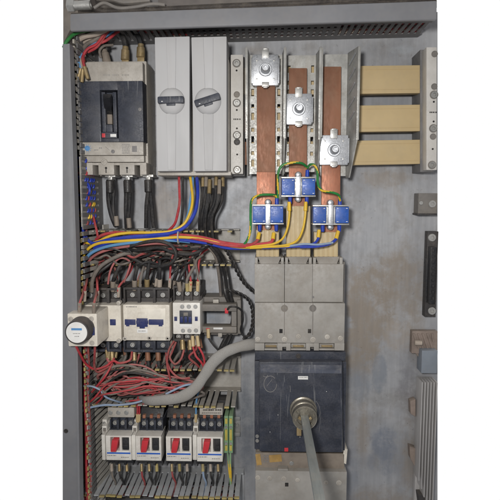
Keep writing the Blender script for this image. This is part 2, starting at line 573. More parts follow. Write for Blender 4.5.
# outer skin behind the flange, down to the plate
mb = MB()
p, q = at(62.8, 44, D_FL - 3), at(62.8, 530, D_FL - 3)
mb.hexa([(p.x, p.y, -3), (p.x + 2, p.y, -3), (q.x + 2, q.y, -3), (q.x, q.y, -3), (p.x, p.y, D_FL - 3), (p.x + 2, p.y, D_FL - 3), (q.x + 2, q.y, D_FL - 3), (q.x, q.y, D_FL - 3)], 0)
part(mb, 'side_wall', M['paint_dark'], cab)
mb = MB()
x, h = xh(66, 431, D_FL)
mb.lathe(x, h, D_FL - .2, [(3.4, 0), (3.4, .7), (2.2, .7), (1.8, .3), (0, .3)], 12)
part(mb, 'rivet', M['hole'], cab)  # near-black disc drawn for a flange hole, its shade put into the colour
mb = MB()
v = [at(63, 44, 118), at(63, -20, 118), at(78, -20, 118), at(78, 26, 118), at(70, 30, 118)]
mb.prism([(k.x, k.y) for k in v], 60, 118, 1)
part(mb, 'corner_post', M['paint_dark'], cab)
# top rail: a folded bar
D_R = 132
mb = MB()
q = [at(70, 13.5, D_R), at(437, .5, D_R), at(437, 19.5, D_R), at(70, 31, D_R)]
c = [(v.x, v.y, D_R - 7) for v in q] + [(v.x, v.y, D_R) for v in q]
mb.hexa(c, 2.5, 3)
rail = part(mb, 'top_rail', M['paint'], cab)
mb = MB()
q = [at(70, 12.0, D_R), at(437, -2.5, D_R), at(437, 0, D_R), at(70, 13, D_R)]
mb.hexa([(v.x, v.y, D_R - 20) for v in q] + [(v.x, v.y, D_R - 3) for v in q], .6)
part(mb, 'rail_lip', M['gasket'], cab)
# dark roof sheet and its folds above the rail
mb = MB()
mb.prism([(v.x, v.y) for v in (at(66, 40, 60), at(66, -30, 60), at(437, -30, 60), at(437, 8, 60), at(90, 24, 60))], 40, 60, 1)
part(mb, 'roof_fold', M['paint_dark'], cab)
mb = MB()
mb.tube([at(92, -6, 126), at(95, 6, 126), at(104, 11, 126), at(150, 10, 126), at(235, 6, 126), at(330, 2, 126), at(420, -2, 126)], 4.2, 10)
part(mb, 'door_gasket', M['gasket'], cab)
mb = MB()
mb.hexa([(v.x, v.y, d) for d in (60, 112) for v in (at(158, 8, 112), at(380, -1, 112), at(380, -12, 112), at(158, -6, 112))], 1)
part(mb, 'roof_plate', M['paint_dark'], cab)
mb = MB()
mb.hexa([(v.x, v.y, d) for d in (60, 120) for v in (at(384, 2, 120), at(431, -1, 120), at(431, -12, 120), at(384, -12, 120))], 1)
part(mb, 'corner_gusset', M['paint_dark'], cab)
mb = MB()
mb.tube([at(94, 8, 130), at(104, 3, 130), at(118, 8, 130), at(135, 7, 130), at(152, 4, 130), at(165, 5, 130)], 2.2, 8)
mb.tube([at(96, -2, 122), at(112, -1, 122), at(125, 2, 122), at(150, 0, 122)], 3.4, 8)
part(mb, 'seal_bead', M['dimgrey'], cab)
mb = MB()
p = at(72, 6, 120)
mb.cyl(p, at(91, 5, 120), 6.5, 6.5, 14, .8)
mb.cyl(at(68, 6, 120), at(75, 6, 120), 8.5, 8.5, 6, .6)
mb.cyl(at(91, 5, 120), at(96, 5, 120), 4, 4, 12, .4)
part(mb, 'hinge_bolt', M['steel'], cab)

# ------------------------------------------------------------------ trunking
def tr_thing(label, loc):
    return thing('cable_trunking', label, 'cable trunking', loc, 'slotted cable trunkings round the devices')
def comb(x0, x1, h, d0, d1, sgn, period=10.0, fw=6.4, th=1.8, wall=None, tip=None, tiplen=3.5, rnd=None, axis='x', lean=0.0, miss=0.0):
    """a slotted wall: solid strip at the plate and fingers towards the viewer"""
    rnd = rnd or random.Random(3)
    def bx_(m, a, b, e, f, sh=0.0):
        if axis == 'x':
            c = [(a, h - th / 2, e), (b, h - th / 2, e), (b, h + th / 2, e), (a, h + th / 2, e),
                 (a + sh, h - th / 2 + lean * (f - e), f), (b + sh, h - th / 2 + lean * (f - e), f), (b + sh, h + th / 2 + lean * (f - e), f), (a + sh, h + th / 2 + lean * (f - e), f)]
        else:
            k_ = lean * (96 - e)
            c = [(h + k_ - th / 2, a, e), (h + k_ + th / 2, a, e), (h + k_ + th / 2, b, e), (h + k_ - th / 2, b, e),
                 (h + lean * (96 - f) - th / 2, a + sh, f), (h + lean * (96 - f) + th / 2, a + sh, f), (h + lean * (96 - f) + th / 2, b + sh, f), (h + lean * (96 - f) - th / 2, b + sh, f)]
        m.hexa(c, 0)
    bx_(wall, x0, x1, 1, d0)
    n = int((x1 - x0) / period)
    for i in range(n):
        if rnd.random() < miss:
            continue
        a = x0 + i * period + (period - fw) / 2
        sh = rnd.uniform(-1.2, 1.2)
        dl = rnd.uniform(-1.5, 1.0)
        bx_(wall, a, a + fw, d0 - .01, d1 + dl, sh)
        if tip is not None and rnd.random() > .22:
            if axis == 'x':
                hh = h + lean * (d1 - d0)
                wall.box(a + sh - .2, a + fw + sh + .2, hh - th / 2 - .3, hh + th / 2 + .5, d1 + dl, d1 + dl + tiplen, 0, mi=1)
            else:
                tip.box(h - th / 2 - .3, h + th / 2 + .3, a + sh - .2, a + fw + sh + .2, d1 + dl, d1 + dl + tiplen, 0)

# top trunking, with its slotted underside
tt = tr_thing('dark grey slotted trunking running under the top rail', at(260, 34, 0))
hb = at(250, 44.5, 0).y
xa, xb = at(84, 40, 40).x, at(436, 25, 89).x
wall, base, lid = MB(), MB(), MB()
us = [xa]
while us[-1] < xb - 10:
    us += [us[-1] + 4.4, us[-1] + 10.0]
us.append(xb)
vs = [1, 20, 30, 36, 46, 52, 62, 68, 88]
def h_under(x):
    return hb + (x - xa) / (xb - xa) * 8.5
def f_top(u, v):
    return Vector((u, hb + (u - xa) / (xb - xa) * 8.5, v))
wall.sheet(f_top, us, vs, lambda i, j: not (i % 2 == 0 and i > 0 and j in (1, 3, 5)) if us[i] < at(330, 40, 0).x and us[i] > at(190, 40, 0).x else not (i % 2 == 0 and i > 0 and 1 <= j <= 6), 2)
part(wall, 'slotted_wall', M['duct_dark'], tt)
c = [(xa, hb + 3, 1), (xb, hb + 12, 1), (xb, hb + 60, 1), (xa, hb + 60, 1), (xa, hb + 3, 3.5), (xb, hb + 12, 3.5), (xb, hb + 60, 3.5), (xa, hb + 60, 3.5)]
base.hexa(c, 0)
part(base, 'base', M['duct_dark'], tt)
x1_ = at(160, 40, 0).x
tl_ = (x1_ - xa) / (xb - xa) * 8.5
xlid = at(431, 30, 91).x
lid.hexa([(x1_, hb - 1.5 + tl_, 88.5), (xlid, hb + 7, 88.5), (xlid, hb + 46, 88.5), (x1_, hb + 46, 88.5), (x1_, hb - 1.5 + tl_, 91), (xlid, hb + 7, 91), (xlid, hb + 46, 91), (x1_, hb + 46, 91)], .5)
part(lid, 'lid', M['duct_dark'], tt)

# left vertical trunking
lt = tr_thing('tall upright slotted trunking along the left flange', at(90, 270, 0))
X_LT = (at(76.5, 150, 97).x + at(89.5, 450, 97).x) / 2

wall, base = MB(), MB()
rnd = random.Random(8)
YB, YT, YA, YC = at(0, 520, 0).y, at(0, 50, 0).y, at(0, 224, 0).y, at(0, 157, 0).y
for y0, y1, mm, dm, ln in ((YB, YA, 'tip', 'duct_pale', .13), (YC, YT, 'tip_pale', 'duct', 0.0)):
    wall = MB()
    comb(y0, y1, X_LT, 22, 96, 1, 9.6, 6.0, 1.8, wall, None, rnd=random.Random(5), axis='y', lean=ln)
    for k in range(int((y1 - y0) / 9.6)):
        if rnd.random() < .85:
            y = y0 + k * 9.6 + 1.8 + rnd.uniform(-.6, .6)
            wall.box(X_LT - 1.3, X_LT + 1.3, y + .2, y + 5.8, 97, 101, 0, mi=1)
    part(wall, 'slotted_wall', [M[dm], M[mm]], lt)
xl = at(69, 100, 128).x + 3
base.box(xl, X_LT - 1.2, at(0, 520, 0).y, at(0, 50, 0).y, 1, 3, 0)
part(base, 'base', M['duct_dark'], lt)
wall = MB()
comb(at(0, 520, 0).y, at(0, 50, 0).y, xl - 1, 22, 96, 1, 9.6, 6.0, 1.8, wall, None, rnd=random.Random(5), axis='y')
part(wall, 'slotted_wall', M['duct_dark'], lt)
# flat marker wall by the small terminals (the trunking wall is closed here, with round wire outlets)
mb = MB()
wv = [at(0, y_, 0).y for y_ in (222, 221)]
ys = [YA + .5]
while ys[-1] < YC - 10:
    ys += [ys[-1] + 5.2, ys[-1] + 9.6]
mb.sheet(lambda u, v: Vector((X_LT + .9, v, u)), [2, 30, 82, 96], ys, lambda i, j: not (i == 1 and j % 2 == 1), 1.8)
part(mb, 'outlet_wall', M['duct'], lt)

def h_trunk(label, px0, px1, pyt, pyb, d1, mname, tipname, seed, px0b=None, period=10.0, fw=6.8, lean_t=0, lean_b=0, tops=True, bottoms=True, miss=0.0):
    t = tr_thing(label, at((px0 + px1) / 2, (pyt + pyb) / 2, 0))
    x0, x1 = at(px0, pyt, 0).x, at(px1, pyt, 0).x
    ht, hb_ = at(150, pyt, 0).y, at(150, pyb, 0).y
    base = MB()
    base.box(x0, x1, hb_ + 1.2, ht - 1.2, 1, 3.2, 0)
    part(base, 'base', M[mname], t)
    for on, hh, ln, s in ((tops, ht, lean_t, 1), (bottoms, hb_, lean_b, 2)):
        if not on:
            continue
        w, tp = MB(), MB()
        comb(x0, x1, hh, 18, d1, 1, period, fw, 1.8, w, tp, 4, random.Random(seed + s), 'x', ln, miss)
        tp.bm.free()
        part(w, 'slotted_wall', [M[mname], M[tipname]], t)
    return t
h_trunk('open grey slotted trunking under the cable bundle above the contactors', 84, 240, 229, 260, 62, 'duct', 'tip', 11, miss=.08)
h_trunk('open grey slotted trunking below the contactors filled with tangled wires', 97, 241, 353, 386, 84, 'duct', 'tip', 17, miss=.06)
h_trunk('pale grey slotted trunking below the motor starters', 93, 244, 467, 530, 88, 'duct_light', 'tip', 23, bottoms=False, fw=7.5)

# ------------------------------------------------------------------ left moulded case breaker
lb = thing('circuit_breaker', 'dark faced moulded case breaker with centre toggle at top left', 'circuit breaker', at(115, 120, 0))
body = MB()
x0, x1 = at(76.5, 120, 62).x, at(146.5, 120, 62).x
hT, hB = at(110, 61, 62).y, at(110, 165, 62).y
body.box(x0, x1 + 1, hB, hT, 1, 60, 1.2)
body.box(x0 + .5, x1 + .5, hB - 16, hB + 2, 1, 34, .8)
body.box(x1 - 2.6, x1 + 1, hB - 16, hB + 1, 30, 60, .4)
part(body, 'base_housing', M['light_grey'], lb)
mb = MB()
mb.pbox(77.5, 62.5, 143, 81, 55, 74, 1.2)
for px in (98, 121):
    mb.pbox(px - .3, 63, px + .3, 80, 60, 74.6, 0)
part(mb, 'upper_terminal_cover', M['light_grey'], lb)
mb = MB()
for px, s in ((115, 1), (125, 2), (106, 3)):
    dashes(mb, px - 3, 75, px + 4, 74, .8, s)
part(mb, 'embossed_marking', M['cover_grey'], lb)
# dark face with a real toggle well
face = MB()
fx = [at(p, 110, 86).x for p in (75.8, 100.3, 117.8, 143)]
fh = [at(110, p, 86).y for p in (81, 90, 138.2, 141.8)]
face.box(fx[0], fx[1], fh[3], fh[0], 56, 86, 1.2)
face.box(fx[2], fx[3], fh[3], fh[0], 56, 86, 1.2)
face.box(fx[1] - .5, fx[2] + .5, fh[1], fh[0], 56, 85.6, .8)
face.box(fx[1] - .5, fx[2] + .5, fh[3], fh[2], 56, 85.6, .8)
face.box(fx[1] - .5, fx[2] + .5, fh[2], fh[1], 56, 66, 0)
fc = part(face, 'front_face', M['navy'], lb)
mb = MB()
mb.pbox(101.3, 92, 106, 132, 60, 83, .6)
mb.pbox(112.5, 92, 117, 132, 60, 83, .6)
mb.pbox(106, 124.5, 112.5, 132, 60, 82.5, .4)
mb.pbox(101.5, 132.3, 117, 138, 60, 84.5, .4)
part(mb, 'toggle_surround', M['navy'], lb)
mb = MB()
mb.hexa([(v.x, v.y, d) for d, v in [(66, at(105.5, 118, 66)), (66, at(113, 118, 66)), (66, at(113, 100, 66)), (66, at(105.5, 100, 66)),
         (99, at(103, 99, 99)), (110, at(112, 99.5, 99)), (99, at(112, 94, 99)), (99, at(103, 94, 99))]], .8)
part(mb, 'toggle', M['black'], lb)
mb = MB()
mb.pbox(106.3, 107, 112.2, 124, 64, 74, .6)
part(mb, 'toggle_slide', M['strip_brown'], lb)
part(MB().pbox(101.8, 133.4, 105.2, 137.4, 80, 85.2, .2), 'red_button', M['redknob'], lb)
part(MB().pbox(110.3, 134, 116.2, 136.9, 80, 85.0, .1), 'rating_sticker', M['paper'], lb)
for px, py in ((79.5, 110), (140, 109.5)):
    x, h = xh(px, py, 86)
    part(MB().screw(x, h, 86, 2.6, 1.0), 'screw', M['ink'], lb)
mb = MB()
mb.pbox(78.5, 142.2, 143.5, 155, 50, 79, .8)
part(mb, 'trip_unit', M['light_grey'], lb)
mb = MB()
x, h = xh(87.5, 148.3, 79)
mb.lathe(x, h, 79, [(4.0, 0), (4.0, .8), (2.6, 1.0), (2.2, .4), (0, .4)], 20)
for k in range(10):
    a = k * math.pi / 5
    mb.rbox(x + 5.4 * math.cos(a), h + 5.4 * math.sin(a), 1.4, .8, math.degrees(a), 78.8, 79.15, 0)
part(mb, 'adjusting_dial', M['dial_blue'], lb)
x, h = xh(113, 151.5, 79)
part(MB().screw(x, h, 79, 2.8), 'screw', M['ink'], lb)
mb = MB()
dashes(mb, 94, 150, 98, 79, .5, 4)
dashes(mb, 99, 148, 102, 79, .5, 5)
mb.rbox(*xh(107.5, 148.5, 79), 9, .5, -40, 78.8, 79.12, 0)
for py in (144.5, 146, 147.5, 149, 150.5, 152, 153.3):
    dashes(mb, 122, py, 129.5, 79, .35, int(py * 7))
mb.pbox(132, 146, 137, 152, 78.8, 79.12, 0)
part(mb, 'printed_marking', M['ink'], lb)
mb = MB()
mb.pbox(80, 155.8, 144, 162, 40, 72, .8)
part(mb, 'lower_flap', M['light_grey'], lb)
mb = MB()
x, h = xh(104, 162, 75)
mb.lathe(x, h, 60, [(5, 0), (5, 14), (4, 15), (2.4, 15), (2, 13), (0, 13)], 20)
part(mb, 'locking_screw', M['light_grey'], lb)
# lower terminal cover with three open slots
mb = MB()
edges = [86.5, 92.8, 98.2, 114.2, 119.4, 134.6, 139.8, 146.5]
for i in range(7):
    if i % 2 == 0:
        mb.pbox(edges[i], 162.6, edges[i + 1], 174.8, 40, 74, .7)
    else:
        mb.pbox(edges[i] - .5, 162.8, edges[i + 1] + .5, 165.2, 40, 73.6, .5)
        mb.pbox(edges[i] - .5, 166, edges[i + 1] + .5, 174.6, 30, 37, 0)
part(mb, 'lower_terminal_cover', M['light_grey'], lb)
for px in (106, 127):
    mb = MB()
    mb.pbox(px - .5, 168.5, px + .5, 173, 60, 74.2, 0)
    x, h = xh(px, 168, 74.2)
    mb.lathe(x, h, 73.6, [(1.8, 0), (1.8, .7), (0, .7)], 12)
    part(mb, 'cover_slot', M['hole'], lb)  # solid dark keyhole shape, slot shade painted on
for px in (110, 127.5, 148):
    mb = MB()
    mb.pbox(px - 5.2, 174.5, px + 5.2, 177, 30, 58, .4)
    mb.pbox(px - 2, 174.8, px + 2, 180, 36, 56, .8)
    x, h = xh(px - 1, 176.5, 58)
    mb.lathe(x, h, 58, [(2.6, 0), (2.6, 1.4), (1.6, 1.6), (0, 1.6)], 6)
    part(mb, 'terminal_lug', M['steel'], lb)
for k, (px, py, tilt) in enumerate(((106, 58, -12), (125.3, 55, 3), (140.8, 52.5, 2))):
    mb = MB()
    p = at(px, py, 48)
    a = Vector((math.sin(math.radians(tilt)), math.cos(math.radians(tilt)), 0))
    mb.cyl(p - a * 8, p + a * 8, 6.8, 6.2, 16, .8)
    mb.cyl(p + a * 7, p + a * 13, 5, 4.6, 14, .5)
    mb.box(p.x - 5.5, p.x + 5.5, at(px, 62, 48).y - 3, p.y - 6, 44, 50, .6)
    part(mb, 'cable_lug', M['brass'] if k else M['strip_brown'], lb)

# ------------------------------------------------------------------ silver twin switch unit
sw = thing('switch_unit', 'silver twin cover switch unit with two dark rotary handles', 'switch', at(192, 105, 0))
mb = MB()
mb.pbox(155.5, 60, 229.5, 175.8, 1, 84, 1.2)
mb.pbox(157.5, 171.6, 231, 175.4, 60, 90, 1)
mb.pbox(156.2, 60, 158, 172, 60, 92, .8)
part(mb, 'base', M['light_grey'], sw)
def cover(pxa, pxb, rib, dial, ang):
    mb = MB()
    d = 116
    c = []
    for dd, pts in ((60, ((pxa, 37.2), (pxb, 36.2), (pxb, 171), (pxa + 2.6, 171.3))), (d, ((pxa, 37.2), (pxb, 36.2), (pxb, 171), (pxa + 2.6, 171.3)))):
        for px, py in pts[::-1]:
            v = at(px, py, d)
            c.append((v.x, v.y, dd))
    mb.hexa(c, 1.2)
    o = part(mb, 'cover', M['silver'], sw)
    for y0, y1 in ((38, dial[1] - 12.6), (dial[1] + 12.6, 170)):
        r0, r1 = rib
        a0, a1, b0, b1 = at(r0 - 0.6, y0, d), at(r1, y0, d), at(r0 + 1.3, y1, d), at(r1 - .4, y1, d)
        mb = MB()
        e = [(b0.x, b0.y, d - .4), (b1.x, b1.y, d - .4), (a1.x, a1.y, d - .4), (a0.x, a0.y, d - .4),
             (b0.x + .7, b0.y, d + 2.8), (b1.x - .4, b1.y, d + 1.0), (a1.x - .4, a1.y, d + 1.0), (a0.x + .7, a0.y, d + 2.8)]
        mb.hexa(e, .15)
        q = part(mb, 'raised_rib', M['silver'], o)
    x, h = xh(*dial, d)
    mb = MB()
    mb.lathe(x, h, d - .5, [(19.2, 0), (19.0, 1.4), (17.6, 3.6), (14.5, 6.0), (9, 7.8), (0, 8.6)], 40)
    dl = part(mb, 'dial', M['silver'], sw)
    mb = MB()
    a = math.radians(ang)
    mb.rbox(x, h + .4, 37.6, 10, ang, d + .2, d + 11, 2.4)
    mb.rbox(x + 4.5 * math.sin(a), h - 5.4 * math.cos(a), 13, 4.4, ang, d + .5, d + 9.2, 1.2)
    part(mb, 'handle', M['navy'], dl)
    mb = MB()
    mb.rbox(x + math.sin(a) * 2.6 - math.cos(a) * 12, h - math.cos(a) * 2.6 - math.sin(a) * 12 + .6, 2.2, 1, ang, d + 10, d + 11.2, 0)
    part(mb, 'pointer_mark', M['paper'], dl)
cover(154.6, 189.6, (166.8, 176.2), (171.8, 101.3), 1)
cover(191.2, 226.6, (203.6, 213.4), (208, 101.3), 17)
mb = MB()
for px, py in ((172, 83.5), (208, 83), (172, 120.5), (208, 119)):
    dashes(mb, px - 1.4, py, px + 1.6, 116.6, .8, px + py and int(px + py))
part(mb, 'embossed_marking', M['dimgrey'], sw)

# ------------------------------------------------------------------ busbar supports at either end
def support(label, pa, pb, ya, yb, spots):
    cx = (pa + pb) / 2
    t = thing('busbar_support', label, 'busbar support', at(cx, (ya + yb) / 2, 0), 'busbar supports at the two ends of the bars')
    mb = MB()
    a0, a1, b0, b1 = at(pa, ya, 66), at(pb, ya, 66), at(pa, yb, 66), at(pb, yb, 66)
    w = 3.2
    c = [(b0.x - w, b0.y - 2, 1), (b1.x + w * .5, b1.y - 2, 1), (a1.x + w * .5, a1.y + 2, 1), (a0.x - w, a0.y + 2, 1), (b0.x - w, b0.y - 2, 46), (b1.x + w * .5, b1.y - 2, 46), (a1.x + w * .5, a1.y + 2, 46), (a0.x - w, a0.y + 2, 46)]
    mb.hexa(c, .8)
    part(mb, 'base', M['duct_dark'], t)
    mb = MB()
    c = [(b0.x, b0.y, 44), (b1.x, b1.y, 44), (a1.x, a1.y, 44), (a0.x, a0.y, 44), (b0.x, b0.y, 66), (b1.x, b1.y, 66), (a1.x, a1.y, 66), (a0.x, a0.y, 66)]
    mb.hexa(c, 1.4)
    part(mb, 'body', M['support'], t)
    for px, py, k in spots:
        x, h = xh(px, py, 66)
        if k == 's':
            part(MB().screw(x, h, 66, 5.2, 2), 'screw', M['screw_dark'], t)
            part(MB().lathe(x, h, 65.7, [(6.4, 0), (6.4, .7), (5.2, .7)], 24), 'screw_seat', M['dimgrey'], t)
        elif k == 'o':
            part(MB().lathe(x, h, 65.8, [(4.8, 0), (4.8, .8), (4, .8), (3.6, .3), (0, .3)], 20), 'plug', M['dimgrey'], t)
        elif k == 'd':
            part(MB().lathe(x, h, 65.8, [(5, 0), (5, .9), (3.6, .9), (3.0, .3), (0, .3)], 20), 'empty_screw_hole', M['soot'], t)  # dark ring and disc, the open hole's shade put into the colour
        elif k == 't':
            part(dashes(MB(), px - 3.4, py, px + 3.6, 66, .7, 5), 'embossed_marking', M['hole'], t)
        else:
            part(MB().lathe(x, h, 65.8, [(1.5, 0), (1.5, .5), (0, .5)], 12), 'small_hole', M['hole'], t)  # solid dark disc, the hole's shade put into the colour
    return t
support('light grey screwed busbar support beside the silver switch unit', 230.6, 243.2, 54.5, 174, [(236.6, 63.3, 's'), (236.6, 70.5, '.'), (236.8, 94.5, 'o'), (236.8, 103, 's'), (236.8, 110, '.'), (236.9, 119.2, 't'), (236.9, 128.4, '.'), (237, 135.2, 's'), (237, 142, 'd'), (237.2, 154.5, '.'), (237.2, 170, 's')])
support('light grey screwed busbar support at the right plate edge', 426.4, 437, 47, 170, [(434.6, 54, 'o'), (434.3, 86.6, 'o'), (434, 94.8, 's'), (433.8, 101.8, '.'), (433, 112.3, 't'), (433.6, 121.5, '.'), (433.3, 128.4, 's'), (433, 136.6, 'o'), (432.7, 149, '.'), (432, 165, 's')])

# ------------------------------------------------------------------ three horizontal busbars
for (ya, yb, yc, yd, nm) in ((66.6, 94.6, 65, 93, 'top'), (106.4, 132.8, 104.5, 131, 'middle'), (141.6, 166.4, 139.6, 163.8, 'lowest')):
    L = {'top': 'topmost of the three cream covered horizontal busbars', 'middle': 'middle of the three cream covered horizontal busbars', 'lowest': 'lowest of the three cream covered horizontal busbars'}[nm]
    t = thing('horizontal_busbar', L, 'busbar', at(335, (ya + yb) / 2, 36), 'cream covered horizontal busbars')
    mb = MB()
    xL, xR = at(228, 110, 38).x, at(432, 110, 38).x
    hh = (at(390, (ya + yc) / 2, 42).y, at(390, (yb + yd) / 2, 42).y)
    mb.box(xL, xR, hh[1] + 2.5, hh[0] - 2.5, 32, 38, .6)
    part(mb, 'copper_bar', M['copper'], t)
    mb = MB()
    p = [at(248, ya + .6, 44), at(425.5 if nm != 'lowest' else 422, yc, 44), at(425.5 if nm != 'lowest' else 422, yd, 44), at(248, yb + .6, 44)]
    mb.hexa([(v.x, v.y, 29) for v in p[::-1]] + [(v.x, v.y, 44) for v in p[::-1]], .8)
    n = 4
    for k in (0.14, .86):
        q = [p[0].lerp(p[3], k - .008), p[1].lerp(p[2], k - .008), p[1].lerp(p[2], k + .008), p[0].lerp(p[3], k + .008)]
        mb.hexa([(v.x, v.y, 43) for v in q[::-1]] + [(v.x, v.y, 44.7) for v in q[::-1]], .1)
    part(mb, 'cover', M['insul'], t)
    mb = MB()
    mb.box(at(243.5, 0, 44).x + 1, at(251, 0, 44).x, hh[1] + 1, hh[0] - 1, 38.2, 41, .3)
    part(mb, 'bar_end', M['insul'] if nm == 'top' else M['copper'], t)

# ------------------------------------------------------------------ busbar brackets, vertical bars, clamps
def bracket(label, pa, pb, ya, yb, flare_l, flare_r, slots):
    t = thing('busbar_bracket', label, 'bracket', at((pa + pb) / 2, (ya + yb) / 2, 50), 'slotted steel brackets behind the vertical bars')
    A, B = at(pa, ya, 54), at(pb, yb, 54)
    mb = MB()
    w = B.x - A.x
    us = [0, 2.6, 7.2, w - 7.2, w - 2.6, w]
    H = A.y - B.y
    vs, k = [0, 8], 8
    pat = [7, 11, 12, 6]
    i = 0
    while k < H - 22:
        k += pat[i % 4]
        vs.append(k)
        i += 1
    vs += [H - 8, H]
    mb.sheet(lambda u, v: Vector((A.x + u, A.y - v, 54)), us, vs[::1], lambda i, j: not (slots and i in (1, 3) and j % 2 == 0 and 2 <= j < len(vs) - 3), -2)
    part(mb, 'back_plate', M['bracket_steel'], t)
    for s, x0, fl in ((-1, A.x, flare_l), (1, B.x, flare_r)):
        mb = MB()
        h0, h1, h2 = A.y + 2, A.y - .72 * H, B.y - 3
        pts = [(h0, fl), (h1, fl), (h2, fl * .25 + 1)]
        for (ha, fa), (hb2, fb) in zip(pts, pts[1:]):
            c = []
            for (h, ff) in ((ha, fa), (hb2, fb)):
                dpt = 88 if h != h2 else 64
                c.append([(x0, h, 53), (x0 + s * ff, h, dpt), (x0 + s * (ff + 1.8), h, dpt), (x0 + s * 1.8, h, 53)])
            mb.hexa([c[0][0], c[0][1], c[0][2], c[0][3], c[1][0], c[1][1], c[1][2], c[1][3]], .2)
        # turned out lip along the front edge
        x = x0 + s * (fl + 1)
        mb.box(x - 1.9 + s * .4, x + 1.9 + s * .4, h1, h0 - 1, 86.8 - (s > 0) * .6, 88.6 + (s < 0) * .7, .4)
        sd = part(mb, 'side_plate', M['bracket_steel'], t)
        if fl > 5:  # pressed louvres
            mb = MB()
            for q in range(5):
                hq = h0 - 14 - q * 21
                cs = [(x0 + s * fl * v, hq + hv, 53 + 35 * v + 1.0) for v, hv in ((.3, -8), (.85, 4), (.85, 6), (.3, -6))]
                mb.hexa([(a - s * 1.4, b, c_) for a, b, c_ in cs] + [(a - s * 3.0, b, c_ + 1.0) for a, b, c_ in cs], .2)
            part(mb, 'louvre', M['zinc'], sd)
    return t
bracket('slotted steel bracket behind the left vertical copper bar', 249.5, 281.5, 55, 174, 2, 2, True)
bracket('slotted steel bracket behind the middle vertical copper bar', 286, 314.5, 55.5, 172, 1.5, 4, True)
bracket('slotted steel bracket with flared louvred side behind the right vertical copper bar', 320.5, 345.5, 54.5, 176, 2, 10, False)

def vbar(label, xt, yt, xb, ynew, yend, wpx, ycov, xcov, wcov):
    t = thing('vertical_busbar', label, 'busbar', at(xt, 150, 60), 'vertical copper bars above the large breaker')
    d0, d1 = 57, 64
    def run(mb, ya, yb, w, d0, d1, xa, xb2, bev=.6):
        a0, a1, b0, b1 = at(xa - w / 2, ya, d1), at(xa + w / 2, ya, d1), at(xb2 - w / 2, yb, d1), at(xb2 + w / 2, yb, d1)
        mb.hexa([(v.x, v.y, d0) for v in (b0, b1, a1, a0)] + [(v.x, v.y, d1) for v in (b0, b1, a1, a0)], bev)
    xm = xt + (xb - xt) * (ynew - yt) / (yend - yt)
    mb = MB()
    run(mb, yt, ynew, wpx, d0, d1, xt, xm)
    part(mb, 'bare_bar', M['copper'], t)
    mb = MB()
    run(mb, ynew, yend, wpx + .2, d0, d1, xm, xb)
    part(mb, 'polished_bar', M['copper_new'], t)
    mb = MB()
    run(mb, ycov, 258, wcov, d0 - 3, d1 + 3, xcov, xcov, .8)
    for k in range(5):
        xx = xcov - wcov / 2 + (k + .5) * wcov / 5
        run(mb, ycov + .4, 258, wcov / 5 - 1.3, d1 + 1, d1 + 4.6, xx, xx, .7)
    part(mb, 'ribbed_cover', M['insul_v'], t)
    return t
vbar('left vertical copper bar with ribbed cream cover at its foot', 266, 84, 266, 172, 236, 18.5, 230, 267.6, 23)
vbar('middle vertical copper bar with the longest ribbed cream cover', 298, 68, 298, 168, 212, 18, 206, 298.4, 24)
vbar('right vertical copper bar with the brightest polished lower end', 332, 66.5, 330.5, 164, 236, 18.5, 232, 326, 24)

def clamp(px, py, w, h, label):
    t = thing('busbar_clamp', label, 'clamp', at(px, py, 66), 'bolted zinc clamps on the busbars')
    d = 74
    mb = MB()
    mb.pbox(px - w / 2, py - h / 2, px + w / 2, py + h / 2, 64.5, d, 1.6)
    mb.pbox(px - w / 2 - 1.2, py - h / 2 + 3, px - w / 2 + 1.5, py + h / 2 - 2, 52, d - 1.5, 1)
    mb.pbox(px + w / 2 - 1.5, py - h / 2 + 3, px + w / 2 + 1.2, py + h / 2 - 2, 52, d - 1.5, 1)
    plate = part(mb, 'plate', M['zinc'], t)
    x, hh = xh(px, py, d)
    for sx, sy in ((-1, -1), (1, -1), (-1, 1), (1, 1)):
        a, b = xh(px + sx * w * .33, py + sy * h * .3, d)
        part(MB().lathe(a, b, d - .3, [(1.5, 0), (1.3, 1.0), (0, 1.3)], 10), 'rivet', M['steel'], t)
    mb = MB()
    mb.lathe(x, hh, d - .2, [(10, 0), (10, 1.6), (9.2, 2.4), (6.5, 2.4)], 32)
    part(mb, 'washer', M['zinc'], t)
    mb = MB()
    mb.lathe(x, hh, d + 2, [(7.2, 0), (7.2, 2), (6, 4.5), (5.2, 12), (4.6, 13), (3.0, 13), (2.6, 9), (0, 9)], 24)
    part(mb, 'bolt', M['zinc'], t)
    for s, l in ((-1, 6), (1, 3.5)):
        mb = MB()
        y0 = py + s * h / 2
        ya, yb = (y0 - l, y0 + 3.4) if s < 0 else (y0 - 3.6, y0 + l * .4)
        mb.pbox(px - 3.6, ya, px + 3.6, yb, d - 2, d + 2.6, .8)
        mb.pbox(px - 2.2, ya - .6 if s < 0 else yb - .6, px + 2.2, ya + .8 if s < 0 else yb + .9, d - 4, d + 4.2, .6)
        part(mb, 'spring_tab', M['steel'], t)
    return t
clamp(265.4, 69.8, 26, 31, 'bolted zinc clamp at the top of the left vertical bar')
clamp(298.8, 109, 26, 31, 'bolted zinc clamp midway up the middle vertical bar')
clamp(334, 150, 28, 30, 'bolted zinc clamp low on the right vertical bar')

